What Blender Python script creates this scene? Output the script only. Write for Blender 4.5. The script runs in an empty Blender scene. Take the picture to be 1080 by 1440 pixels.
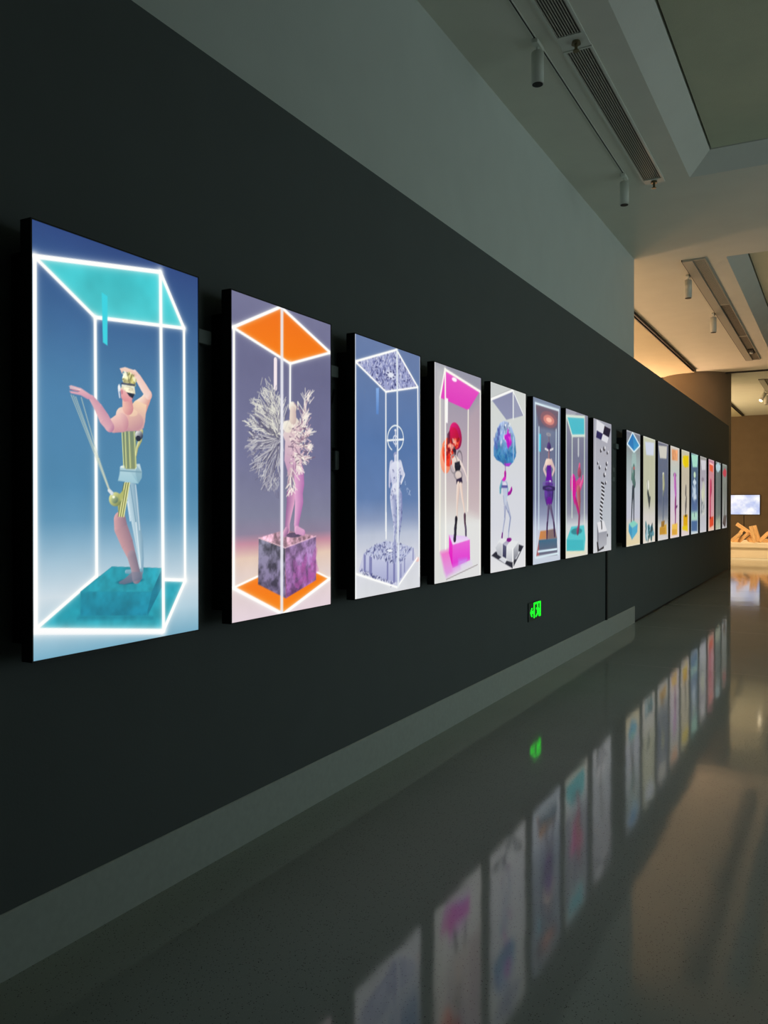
import bpy, bmesh, math, random
import numpy as np
from mathutils import Vector, Matrix

sc = bpy.context.scene
COL = sc.collection
random.seed(7)

# ------------------------------------------------------------------ camera, world, exposure
cam_d = bpy.data.cameras.new('camera')
cam = bpy.data.objects.new('camera', cam_d)
COL.objects.link(cam)
cam.location = (0, 0, 1.5)
YAW, PITCH = math.radians(28.4476), math.radians(-0.435)
cam.rotation_euler = (math.pi / 2 + PITCH, 0, YAW)
cam_d.sensor_fit = 'VERTICAL'
cam_d.sensor_height = 24.0
cam_d.lens = 24.0 * 1185.0 / 1440.0
cam_d.clip_start = 0.05
cam_d.clip_end = 200
sc.camera = cam

w = bpy.data.worlds.new('dim_hall')
sc.world = w
w.use_nodes = True
w.node_tree.nodes['Background'].inputs[0].default_value = (0.63, 0.79, 0.80, 1)
w.node_tree.nodes['Background'].inputs[1].default_value = 1.08

sc.view_settings.view_transform = 'Standard'
sc.view_settings.look = 'None'
sc.view_settings.exposure = 0.0
sc.view_settings.gamma = 1.0
sc.view_settings.use_curve_mapping = False


def lamp(name, kind, loc, energy, color, size=0.2, target=None, angle=60, blend=0.5):
    d = bpy.data.lights.new(name, kind)
    d.energy = energy
    d.color = color
    if kind == 'AREA':
        d.size = size
    else:
        d.shadow_soft_size = size
    if kind == 'SPOT':
        d.spot_size = math.radians(angle)
        d.spot_blend = blend
    o = bpy.data.objects.new(name, d)
    COL.objects.link(o)
    o.location = loc
    if target is not None:
        o.rotation_euler = (Vector(target) - Vector(loc)).to_track_quat('-Z', 'Y').to_euler()
    return o


WARM = (1.0, 0.59, 0.35)
# warm exhibition lamps in the side bay; the last added to brighten the column
for i, (x, y, z, e) in enumerate([(-5.0, 12.0, 2.3, 80), (-5.3, 15.2, 2.3, 95), (-5.6, 19.0, 2.3, 60), (-4.7, 21.1, 2.6, 260)]):
    lamp('bay_hidden_light', 'POINT', (x, y, z), e, WARM, 0.3)
lamp('bay_hidden_light', 'POINT', (-4.6, 27.0, 2.2), 230, (1.0, 0.74, 0.42), 0.2)  # unseen lamp added to brighten the far ceiling
# warm spots over the plinth at the end of the hall
lamp('plinth_spot_light', 'SPOT', (-1.95, 24.4, 4.45), 740, (1.0, 0.80, 0.54), 0.05, (-2.3, 26.6, 0.5), 46, 0.5)
lamp('plinth_spot_light', 'SPOT', (-1.2, 24.4, 4.45), 560, (1.0, 0.80, 0.54), 0.05, (-1.6, 26.6, 0.5), 46, 0.5)


# ------------------------------------------------------------------ helpers
def tag(o, label=None, cat=None, group=None, kind=None):
    if label: o['label'] = label
    if cat: o['category'] = cat
    if group: o['group'] = group
    if kind: o['kind'] = kind
    return o


def obj(name, bm, mat, parent=None, smooth=False):
    me = bpy.data.meshes.new(name)
    bmesh.ops.recalc_face_normals(bm, faces=bm.faces[:])
    bm.to_mesh(me)
    bm.free()
    if mat: me.materials.append(mat)
    if smooth:
        for p in me.polygons: p.use_smooth = True
    o = bpy.data.objects.new(name, me)
    COL.objects.link(o)
    if parent is not None:
        o.parent = parent
    return o


def empty(name, loc=(0, 0, 0), rz=0):
    o = bpy.data.objects.new(name, None)
    o.empty_display_size = 0.1
    COL.objects.link(o)
    o.location = loc
    o.rotation_euler = (0, 0, rz)
    return o


def bx(bm, lo, hi, bevel=0.0, mtx=None):
    lo, hi = Vector(lo), Vector(hi)
    r = bmesh.ops.create_cube(bm, size=1.0)
    vs = r['verts']
    s = hi - lo
    c = (hi + lo) / 2
    for v in vs:
        v.co = Vector((v.co.x * s.x, v.co.y * s.y, v.co.z * s.z)) + c
    if mtx is not None:
        for v in vs: v.co = mtx @ v.co
    if bevel > 0:
        es = {e for v in vs for e in v.link_edges}
        bmesh.ops.bevel(bm, geom=list(es), offset=bevel, segments=2, affect='EDGES', profile=0.5)
    return bm


def box(name, lo, hi, mat, parent=None, bevel=0.0):
    return obj(name, bx(bmesh.new(), lo, hi, bevel), mat, parent)


def cyl(bm, p0, p1, r0, r1=None, seg=24, caps=True):
    r1 = r0 if r1 is None else r1
    p0, p1 = Vector(p0), Vector(p1)
    d = p1 - p0
    q = d.to_track_quat('Z', 'Y').to_matrix().to_4x4()
    m = Matrix.Translation((p0 + p1) / 2) @ q
    bmesh.ops.create_cone(bm, cap_ends=caps, segments=seg, radius1=r0, radius2=r1, depth=d.length, matrix=m)
    return bm


def tube(bm, pts, r, seg=6):
    pts = [Vector(p) for p in pts]
    rings = []
    for i, p in enumerate(pts):
        d = (pts[min(i + 1, len(pts) - 1)] - pts[max(i - 1, 0)]).normalized()
        a = d.orthogonal().normalized() if i == 0 else (prev - d * prev.dot(d)).normalized()
        prev = a
        b = d.cross(a)
        rings.append([bm.verts.new(p + (a * math.cos(k * 2 * math.pi / seg) + b * math.sin(k * 2 * math.pi / seg)) * r) for k in range(seg)])
    for A, B in zip(rings, rings[1:]):
        for k in range(seg):
            bm.faces.new((A[k], A[(k + 1) % seg], B[(k + 1) % seg], B[k]))
    bm.faces.new(rings[0]); bm.faces.new(rings[-1])
    return bm


def prism_yz(bm, pts, x0, x1):
    """polygon in the (y, z) plane extruded along x"""
    a = [bm.verts.new((x0, y, z)) for y, z in pts]
    b = [bm.verts.new((x1, y, z)) for y, z in pts]
    bm.faces.new(a); bm.faces.new(b[::-1])
    n = len(pts)
    for i in range(n):
        bm.faces.new((a[i], a[(i + 1) % n], b[(i + 1) % n], b[i]))
    return bm


# ------------------------------------------------------------------ materials
def mat_plain(name, col, rough=0.6, bump=0.0, bscale=60, var=0.0, vscale=3, spec=0.5, metal=0.0):
    m = bpy.data.materials.new(name)
    m.use_nodes = True
    nt = m.node_tree
    b = nt.nodes['Principled BSDF']
    b.inputs['Roughness'].default_value = rough
    b.inputs['Specular IOR Level'].default_value = spec
    b.inputs['Metallic'].default_value = metal
    tc = nt.nodes.new('ShaderNodeTexCoord')
    n = nt.nodes.new('ShaderNodeTexNoise')
    n.inputs['Scale'].default_value = vscale
    n.inputs['Detail'].default_value = 4
    nt.links.new(tc.outputs['Object'], n.inputs['Vector'])
    r = nt.nodes.new('ShaderNodeValToRGB')
    r.color_ramp.elements[0].position = 0.3
    r.color_ramp.elements[1].position = 0.7
    r.color_ramp.elements[0].color = [c * (1 - var) for c in col[:3]] + [1]
    r.color_ramp.elements[1].color = [min(1, c * (1 + var)) for c in col[:3]] + [1]
    nt.links.new(n.outputs['Fac'], r.inputs['Fac'])
    nt.links.new(r.outputs['Color'], b.inputs['Base Color'])
    if bump > 0:
        n2 = nt.nodes.new('ShaderNodeTexNoise')
        n2.inputs['Scale'].default_value = bscale
        n2.inputs['Detail'].default_value = 3
        nt.links.new(tc.outputs['Object'], n2.inputs['Vector'])
        bp = nt.nodes.new('ShaderNodeBump')
        bp.inputs['Strength'].default_value = bump
        bp.inputs['Distance'].default_value = 0.01
        nt.links.new(n2.outputs['Fac'], bp.inputs['Height'])
        nt.links.new(bp.outputs['Normal'], b.inputs['Normal'])
    return m


def mat_emit(name, col, strength):
    m = bpy.data.materials.new(name)
    m.use_nodes = True
    b = m.node_tree.nodes['Principled BSDF']
    b.inputs['Base Color'].default_value = (0.01, 0.01, 0.01, 1)
    b.inputs['Roughness'].default_value = 0.3
    b.inputs['Emission Color'].default_value = (*col, 1)
    b.inputs['Emission Strength'].default_value = strength
    return m


def mat_art():
    m = bpy.data.materials.new('backlit_print')
    m.use_nodes = True
    nt = m.node_tree
    b = nt.nodes['Principled BSDF']
    b.inputs['Base Color'].default_value = (0.01, 0.01, 0.01, 1)
    b.inputs['Roughness'].default_value = 0.22
    b.inputs['Specular IOR Level'].default_value = 0.3
    a = nt.nodes.new('ShaderNodeAttribute')
    a.attribute_name = 'picture'
    nt.links.new(a.outputs['Color'], b.inputs['Emission Color'])
    b.inputs['Emission Strength'].default_value = 1.0
    return m


def mat_terrazzo():
    m = bpy.data.materials.new('polished_terrazzo')
    m.use_nodes = True
    nt = m.node_tree
    b = nt.nodes['Principled BSDF']
    tc = nt.nodes.new('ShaderNodeTexCoord')
    base = nt.nodes.new('ShaderNodeTexNoise')
    base.inputs['Scale'].default_value = 0.8
    base.inputs['Detail'].default_value = 5
    nt.links.new(tc.outputs['Object'], base.inputs['Vector'])
    r = nt.nodes.new('ShaderNodeValToRGB')
    r.color_ramp.elements[0].position = 0.3
    r.color_ramp.elements[1].position = 0.7
    r.color_ramp.elements[0].color = (0.38, 0.41, 0.36, 1)
    r.color_ramp.elements[1].color = (0.43, 0.46, 0.405, 1)
    nt.links.new(base.outputs['Fac'], r.inputs['Fac'])
    prev = r.outputs['Color']
    for scale, thr, col, rnd in ((85, 0.16, (0.10, 0.10, 0.085, 1), 1.0), (160, 0.13, (0.62, 0.62, 0.54, 1), 1.0), (38, 0.075, (0.05, 0.05, 0.045, 1), 1.0)):
        v = nt.nodes.new('ShaderNodeTexVoronoi')
        v.inputs['Scale'].default_value = scale
        v.inputs['Randomness'].default_value = rnd
        nt.links.new(tc.outputs['Object'], v.inputs['Vector'])
        lt = nt.nodes.new('ShaderNodeMath')
        lt.operation = 'LESS_THAN'
        lt.inputs[1].default_value = thr
        nt.links.new(v.outputs['Distance'], lt.inputs[0])
        mx = nt.nodes.new('ShaderNodeMix')
        mx.data_type = 'RGBA'
        nt.links.new(lt.outputs[0], mx.inputs['Factor'])
        nt.links.new(prev, mx.inputs['A'])
        mx.inputs['B'].default_value = col
        prev = mx.outputs['Result']
    nt.links.new(prev, b.inputs['Base Color'])
    b.inputs['Roughness'].default_value = 0.072
    b.inputs['IOR'].default_value = 1.52
    n2 = nt.nodes.new('ShaderNodeTexNoise')
    n2.inputs['Scale'].default_value = 2.2
    n2.inputs['Detail'].default_value = 2
    nt.links.new(tc.outputs['Object'], n2.inputs['Vector'])
    bp = nt.nodes.new('ShaderNodeBump')
    bp.inputs['Strength'].default_value = 0.05
    bp.inputs['Distance'].default_value = 0.02
    nt.links.new(n2.outputs['Fac'], bp.inputs['Height'])
    nt.links.new(bp.outputs['Normal'], b.inputs['Normal'])
    return m


def mat_wood():
    m = bpy.data.materials.new('orange_wood')
    m.use_nodes = True
    nt = m.node_tree
    b = nt.nodes['Principled BSDF']
    tc = nt.nodes.new('ShaderNodeTexCoord')
    mp = nt.nodes.new('ShaderNodeMapping')
    mp.inputs['Scale'].default_value = (2, 18, 18)
    nt.links.new(tc.outputs['Object'], mp.inputs['Vector'])
    n = nt.nodes.new('ShaderNodeTexNoise')
    n.inputs['Scale'].default_value = 3
    n.inputs['Detail'].default_value = 4
    nt.links.new(mp.outputs['Vector'], n.inputs['Vector'])
    r = nt.nodes.new('ShaderNodeValToRGB')
    r.color_ramp.elements[0].position = 0.3
    r.color_ramp.elements[1].position = 0.7
    r.color_ramp.elements[0].color = (0.46, 0.25, 0.09, 1)
    r.color_ramp.elements[1].color = (0.72, 0.44, 0.18, 1)
    nt.links.new(n.outputs['Fac'], r.inputs['Fac'])
    nt.links.new(r.outputs['Color'], b.inputs['Base Color'])
    b.inputs['Roughness'].default_value = 0.55
    return m


M_WHITE = mat_plain('white_wall_paint', (0.66, 0.70, 0.66), 0.8, 0.15, 90, 0.02)
M_CEIL = mat_plain('ceiling_paint', (0.80, 0.80, 0.70), 0.85, 0.1, 90, 0.02)
M_BAYCEIL = mat_plain('warm_lit_bay_ceiling', (0.78, 0.70, 0.48), 0.85, 0.1, 90, 0.02)
M_RIM = mat_plain('coffer_rim_paint', (0.78, 0.78, 0.71), 0.85, 0.1, 90, 0.02)
M_PANEL = mat_plain('olive_acoustic_panel', (0.58, 0.61, 0.44), 0.95, 0.3, 180, 0.04)
M_DARK = mat_plain('dark_green_grey_paint', (0.105, 0.122, 0.120), 0.75, 0.12, 120, 0.03)
M_BASE = mat_plain('terrazzo_skirting', (0.50, 0.54, 0.50), 0.35, 0.05, 200, 0.05, 40)
M_FLOOR = mat_terrazzo()
M_STRIP = mat_plain('pale_divider_metal', (0.62, 0.62, 0.55), 0.25, metal=0.3)
M_BLACK = mat_plain('black_metal', (0.008, 0.008, 0.009), 0.4, spec=0.3)
M_SLOT = mat_plain('black_slot', (0.015, 0.013, 0.012), 0.6)
M_GREY = mat_plain('grey_trunking', (0.20, 0.23, 0.22), 0.55)
M_WPLASTIC = mat_plain('white_fixture_paint', (0.74, 0.76, 0.68), 0.45)
M_UNIT = mat_plain('grey_fixture_paint', (0.46, 0.45, 0.38), 0.6)
M_SLAT = mat_plain('grille_slat_paint', (0.50, 0.48, 0.41), 0.5)
M_MESH = mat_plain('grey_mesh_plate', (0.17, 0.155, 0.12), 0.7, 0.5, 160, 0.5, 60)
M_BRASS = mat_plain('tarnished_brass', (0.22, 0.18, 0.10), 0.35, metal=0.8)
M_COLUMN = mat_plain('brown_column_paint', (0.27, 0.215, 0.16), 0.8, 0.1, 80, 0.03)
M_BROWN = mat_plain('brown_back_wall', (0.19, 0.135, 0.085), 0.85, 0.2, 60, 0.06)
M_PLINTH = mat_plain('cream_plinth_paint', (0.66, 0.54, 0.36), 0.6, 0.05, 60, 0.03)
M_WOOD = mat_wood()
M_CABLE = mat_plain('black_cable', (0.012, 0.012, 0.013), 0.5)
M_LAMP = mat_emit('lit_lamp_lens', (1.0, 0.80, 0.50), 12)
M_ART = mat_art()
M_GREEN = mat_emit('green_sign_light', (0.004, 1.0, 0.012), 2.6)
M_SIGN = mat_plain('dark_sign_glass', (0.09, 0.105, 0.10), 0.3)

# ------------------------------------------------------------------ the setting
WX = -2.32            # face of the dark wall
H = 4.65              # ceiling
TOP = 3.375           # top of the dark cladding
END = 21.35           # end of the partition
Y0 = -4.0

floor = tag(box('floor', (-8, Y0, -0.2), (9, 32, 0), M_FLOOR), kind='structure')
for y in (8.1, 10.75, 13.4, 15.95, 18.6, 21.3, 23.95):
    box('divider_strip', (WX + 0.02, y - 0.006, -0.01), (9, y + 0.006, 0.0004), M_STRIP, floor)

wall = tag(box('wall_left', (-6.0, Y0, 0), (WX - 0.012, 11.02, H), M_WHITE), kind='structure')
box('cladding_panel', (WX - 0.012, Y0, 0.2), (WX, 9.53, TOP), M_DARK, wall)
bm = bmesh.new()
bx(bm, (WX - 0.012, 9.53, 0.2), (WX, 11.02, TOP))
bx(bm, (WX - 0.10, 11.02, 0.0), (WX, END, TOP))
part = tag(obj('wall_partition', bm, M_DARK), kind='structure')
# black strip on the partition's foot, painting the shade of a gap
box('black_gap_shade', (WX, 11.04, 0.0), (WX + 0.003, END - 0.05, 0.022), M_SLOT, part)
bm = bmesh.new()
prof = [(WX - 0.012, 0.0), (WX + 0.007, 0.0), (WX + 0.007, 0.207), (WX + 0.003, 0.212), (WX - 0.012, 0.212)]
a = [bm.verts.new((x, Y0, z)) for x, z in prof]
b = [bm.verts.new((x, 11.02, z)) for x, z in prof]
bm.faces.new(a); bm.faces.new(b[::-1])
for i in range(len(prof)):
    j = (i + 1) % len(prof)
    bm.faces.new((a[i], a[j], b[j], b[i]))
tag(obj('baseboard_left', bm, M_BASE), kind='structure')

tag(box('wall_bay', (-6.2, 11.02, 0), (-6.0, 32, H), M_WHITE), kind='structure')
tag(box('wall_back', (-8, 32, 0), (9, 32.2, H), M_BROWN), kind='structure')
tag(box('wall_shade_right', (3.2, Y0, 0), (3.4, 3.6, H), M_DARK), kind='structure')  # unseen wall added to keep ambient light off the near dark wall
tag(box('wall_shade_right_far', (6.0, 14.0, 0), (6.2, 32, H), M_BROWN), kind='structure')  # unseen wall added to block cool ambient light at the far end
tag(box('wall_shade_behind', (-6, Y0 - 0.2, 0), (9, Y0, H), M_DARK), kind='structure')  # unseen dark wall added behind the camera to dim the near end

# ceiling with three sloping coffers
CX0, CX1 = -1.285, 5.2
COFF = [(-3.2, 8.54), (11.45, 19.7), (23.0, 30.5)]
bm = bmesh.new()


def slab(x0, y0, x1, y1, z0=H, z1=H + 0.3):
    bx(bm, (x0, y0, z0), (x1, y1, z1))


slab(-6.2, Y0, CX0, 32.0)
slab(CX1, Y0, 9, 32.0)
ys = [Y0] + [v for c in COFF for v in c] + [32.0]
for i in range(0, len(ys), 2):
    slab(CX0, ys[i], CX1, ys[i + 1])
ceiling = tag(obj('ceiling', bm, M_CEIL), kind='structure')
for (ya, yb) in COFF:
    root = tag(empty('ceiling_coffer', (0, 0, H)), kind='structure')
    i_ = 0.205
    up = 0.15
    bm = bmesh.new()
    o_ = [(CX0, ya), (CX1, ya), (CX1, yb), (CX0, yb)]
    n_ = [(CX0 + i_, ya + i_), (CX1 - i_, ya + i_), (CX1 - i_, yb - i_), (CX0 + i_, yb - i_)]
    vo = [bm.verts.new((x, y, 0)) for x, y in o_]
    vn = [bm.verts.new((x, y, up)) for x, y in n_]
    vt = [bm.verts.new((x, y, up + 0.06)) for x, y in n_]
    for k in range(4):
        bm.faces.new((vo[k], vo[(k + 1) % 4], vn[(k + 1) % 4], vn[k]))
        bm.faces.new((vn[k], vn[(k + 1) % 4], vt[(k + 1) % 4], vt[k]))
    obj('sloping_rim', bm, M_RIM, root)
    box('black_gap_shade', (CX0 + i_, ya + i_, up + 0.05), (CX1 - i_, yb - i_, up + 0.06), M_SLOT, root)  # black sheet painting the shade in the gap around the panel
    box('acoustic_panel', (CX0 + i_ + 0.018, ya + i_ + 0.018, up + 0.004), (CX1 - i_ - 0.018, yb - i_ - 0.018, up + 0.05), M_PANEL, root)
# lower side-bay ceiling, its brighter warm lighting put into a yellower colour
tag(box('ceiling_bay', (-6.0, 11.02, H - 0.02), (-3.03, 32, H), M_BAYCEIL), kind='structure')
tag(box('trim_1', (-6.0, 21.36, H - 0.035), (9, 21.41, H), M_SLOT), kind='structure')

# round column where the partition ends
bm = cyl(bmesh.new(), (-3.105, 21.72, 0), (-3.105, 21.72, H), 0.79, seg=64)
column = obj('column', bm, M_COLUMN)
for p in column.data.polygons:
    p.use_smooth = abs(p.normal.z) < 0.5
tag(column, kind='structure')


# ------------------------------------------------------------------ pictures shown on the lightboxes
def lin(c):
    c = np.clip(np.asarray(c, float), 0, 1)
    return np.where(c <= 0.04045, c / 12.92, ((c + 0.055) / 1.055) ** 2.4)


def rgb(r, g, b):
    return np.array((r, g, b), float) / 255.0


class Art:
    """A flat picture painted on a W x H grid; quad = corners of the picture in the sketch it is copied from."""

    def __init__(self, W, quad, K=(0, 0, 1)):
        self.W = W
        self.Hh = int(round(W * 1.372 / 0.770))
        self.img = np.zeros((self.Hh + 1, W + 1, 3))
        self.Y, self.X = np.mgrid[0:self.Hh + 1, 0:W + 1].astype(float)
        src = quad
        dst = [(0, 0), (W, 0), (W, self.Hh), (0, self.Hh)]
        A, B = [], []
        for (x, y), (u, v) in zip(src, dst):
            A.append([x, y, 1, 0, 0, 0, -u * x, -u * y]); B.append(u)
            A.append([0, 0, 0, x, y, 1, -v * x, -v * y]); B.append(v)
        self.Hm = np.append(np.linalg.solve(np.array(A), np.array(B)), 1).reshape(3, 3)
        self.quad = quad
        self.k(*K)
        self.rng = np.random.RandomState(int(quad[0][0]))

    def k(self, x0, y0, s):
        self.K = (x0, y0, s)
        q = self.quad
        self.sx = self.W / ((q[1][0] - q[0][0]) * s)
        self.sy = self.Hh / ((0.5 * (q[3][1] - q[0][1] + q[2][1] - q[1][1])) * s)
        return self

    def p(self, pt):
        x = self.K[0] + pt[0] / self.K[2]
        y = self.K[1] + pt[1] / self.K[2]
        v = self.Hm @ np.array((x, y, 1.0))
        return v[:2] / v[2]

    def box(self, lo, hi, m=2):
        x0 = int(max(0, math.floor(lo[0] - m))); x1 = int(min(self.W, math.ceil(hi[0] + m)))
        y0 = int(max(0, math.floor(lo[1] - m))); y1 = int(min(self.Hh, math.ceil(hi[1] + m)))
        if x1 < x0 or y1 < y0:
            return None
        return (slice(y0, y1 + 1), slice(x0, x1 + 1))

    def put(self, s, cov, col):
        c = cov[..., None]
        self.img[s] = self.img[s] * (1 - c) + col * c

    def bg(self, stops, edge=None):
        v = self.Y / self.Hh
        for ch in range(3):
            self.img[..., ch] = np.interp(v, [s[0] for s in stops], [s[1][ch] / 255.0 for s in stops])

    def noise(self, cell, seed=0, oct=3):
        rng = np.random.RandomState(seed)
        out = np.zeros_like(self.X)
        amp, tot = 1.0, 0.0
        for o in range(oct):
            c = max(cell / 2 ** o, 1.2)
            nx, ny = int(self.W / c) + 3, int(self.Hh / c) + 3
            g = rng.rand(ny, nx)
            x, y = self.X / c, self.Y / c
            xi, yi = x.astype(int), y.astype(int)
            fx, fy = x - xi, y - yi
            fx, fy = fx * fx * (3 - 2 * fx), fy * fy * (3 - 2 * fy)
            out += amp * ((g[yi, xi] * (1 - fx) + g[yi, xi + 1] * fx) * (1 - fy) + (g[yi + 1, xi] * (1 - fx) + g[yi + 1, xi + 1] * fx) * fy)
            tot += amp
            amp *= 0.6
        return out / tot

    def poly(self, pts, col, a=1.0, col2=None, vert=True, tex=None, tamt=0.0, soft=0.7):
        P = np.array([self.p(q) for q in pts])
        s = self.box(P.min(0), P.max(0))
        if s is None: return
        X, Y = self.X[s], self.Y[s]
        d = np.full(X.shape, 1e9)
        ins = np.zeros(X.shape, bool)
        n = len(P)
        for i in range(n):
            ax, ay = P[i]; bx_, by = P[(i + 1) % n]
            ex, ey = bx_ - ax, by - ay
            L = ex * ex + ey * ey + 1e-9
            t = np.clip(((X - ax) * ex + (Y - ay) * ey) / L, 0, 1)
            d = np.minimum(d, np.hypot(X - ax - t * ex, Y - ay - t * ey))
            cond = ((ay > Y) != (by > Y))
            xi = ax + (Y - ay) * ex / (ey if abs(ey) > 1e-9 else 1e-9)
            ins ^= cond & (X < xi)
        sd = np.where(ins, -d, d)
        cov = np.clip(0.5 - sd / (2 * soft), 0, 1) * a
        c = np.array(col, float) / 255.0
        if col2 is not None:
            c2 = np.array(col2, float) / 255.0
            lo, hi = P.min(0), P.max(0)
            t = ((Y - lo[1]) / (hi[1] - lo[1] + 1e-6)) if vert else ((X - lo[0]) / (hi[0] - lo[0] + 1e-6))
            t = np.clip(t, 0, 1)[..., None]
            c = c * (1 - t) + c2 * t
        if tex is not None:
            c = c * (1 + tamt * (tex[s][..., None] - 0.5) * 2)
        self.put(s, cov, c)

    def seg(self, a, b, w, col, al=1.0, glow=0.0, ga=0.5, gcol=None, w2=None):
        """stroke; widths in percent of the panel width"""
        A, B = self.p(a), self.p(b)
        u = self.W / 100.0
        w = max(w * u, 0.7); w2 = w if w2 is None else max(w2 * u, 0.4)
        g = glow * u
        m = w + g * 4 + 2
        s = self.box(np.minimum(A, B), np.maximum(A, B), m)
        if s is None: return
        X, Y = self.X[s], self.Y[s]
        e = B - A
        t = np.clip(((X - A[0]) * e[0] + (Y - A[1]) * e[1]) / (e @ e + 1e-9), 0, 1)
        d = np.hypot(X - A[0] - t * e[0], Y - A[1] - t * e[1])
        hw = (w * (1 - t) + w2 * t) / 2
        c = np.array(col, float) / 255.0
        if g > 0:
            gl = np.exp(-np.maximum(d - hw, 0) / (g * .55)) * ga * .8
            self.put(s, gl, (np.array(gcol, float) / 255.0) if gcol is not None else c)
        self.put(s, np.clip(hw - d + 0.5, 0, 1) * al, c)

    def neon(self, pairs, w=2.0, col=(255, 255, 252), glow=2.2, ga=0.55, gcol=None):
        for a, b in pairs:
            self.seg(a, b, w, col, 1.0, glow, ga, gcol)

    def limb(self, ch, dark, light, a=1.0, side=1):
        """tapered chain of (x, y, radius); shaded across its width"""
        P = [(self.p(c[:2]), c[2] * self.sx * (1.0 if self.W > 150 else 0.8)) for c in ch]
        lo = np.min([p - r for p, r in P], 0); hi = np.max([p + r for p, r in P], 0)
        s = self.box(lo, hi)
        if s is None: return
        X, Y = self.X[s], self.Y[s]
        best = np.full(X.shape, 1e9)
        sh = np.zeros(X.shape)
        for (A, ra), (B, rb) in zip(P, P[1:]):
            e = B - A
            t = np.clip(((X - A[0]) * e[0] + (Y - A[1]) * e[1]) / (e @ e + 1e-9), 0, 1)
            r = np.maximum(ra * (1 - t) + rb * t, 0.5)
            dx, dy = X - A[0] - t * e[0], Y - A[1] - t * e[1]
            d = np.hypot(dx, dy) - r
            k = d < best
            best = np.where(k, d, best)
            sh = np.where(k, np.clip(0.5 - side * (dx * 0.8 + dy * 0.45) / (1.8 * r), 0, 1), sh)
        c = np.array(dark, float) / 255.0 * (1 - sh[..., None]) + np.array(light, float) / 255.0 * sh[..., None]
        self.put(s, np.clip(0.5 - best, 0, 1) * a, c)

    def ell(self, c, rx, ry, dark, light=None, rot=0.0, a=1.0, tex=None, tamt=0.0, ring=None):
        C = self.p(c)
        rx, ry = rx * self.sx, ry * self.sy
        m = max(rx, ry)
        s = self.box(C - m, C + m)
        if s is None: return
        X, Y = self.X[s] - C[0], self.Y[s] - C[1]
        cr, sr = math.cos(rot), math.sin(rot)
        x, y = X * cr + Y * sr, -X * sr + Y * cr
        q = np.hypot(x / max(rx, .3), y / max(ry, .3))
        d = (q - 1) * min(rx, ry)
        if ring:
            d = np.abs(d) - max(ring * self.W / 100, 0.7) / 2
        light = dark if light is None else light
        t = np.clip(0.5 - (X * 0.6 + Y * 0.6) / (1.6 * m), 0, 1)[..., None]
        col = np.array(dark, float) / 255.0 * (1 - t) + np.array(light, float) / 255.0 * t
        if tex is not None:
            col = col * (1 + tamt * (tex[s][..., None] - 0.5) * 2)
        self.put(s, np.clip(0.5 - d, 0, 1) * a, col)

    def blotch(self, pts, cols, n, r, a=0.8, seed=1):
        """n small dabs scattered inside a polygon"""
        P = np.array([self.p(q) for q in pts])
        rng = np.random.RandomState(seed)
        lo, hi = P.min(0), P.max(0)
        cnt = 0
        for _ in range(n * 6):
            q = lo + rng.rand(2) * (hi - lo)
            ins = False
            for i in range(len(P)):
                a0, b0 = P[i], P[(i + 1) % len(P)]
                if (a0[1] > q[1]) != (b0[1] > q[1]) and q[0] < a0[0] + (q[1] - a0[1]) * (b0[0] - a0[0]) / (b0[1] - a0[1] + 1e-9):
                    ins = not ins
            if not ins: continue
            rr = r * self.W / 100 * (0.5 + rng.rand())
            s = self.box(q - rr * 1.6, q + rr * 1.6)
            if s is None: continue
            th = rng.rand() * 3.14
            X, Y = self.X[s] - q[0], self.Y[s] - q[1]
            x, y = X * math.cos(th) + Y * math.sin(th), -X * math.sin(th) + Y * math.cos(th)
            d = (np.hypot(x / (rr * 1.5), y / (rr * 0.7)) - 1) * rr * 0.8
            self.put(s, np.clip(0.5 - d, 0, 1) * a, np.array(cols[rng.randint(len(cols))], float) / 255.0)
            cnt += 1
            if cnt >= n: break


def K2(a, pts):
    return [((x - a[0]) * a[2], (y - a[1]) * a[2]) for x, y in pts]


def crop_quad(K, pts):
    return [(K[0] + x / K[2], K[1] + y / K[2]) for x, y in pts]


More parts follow.
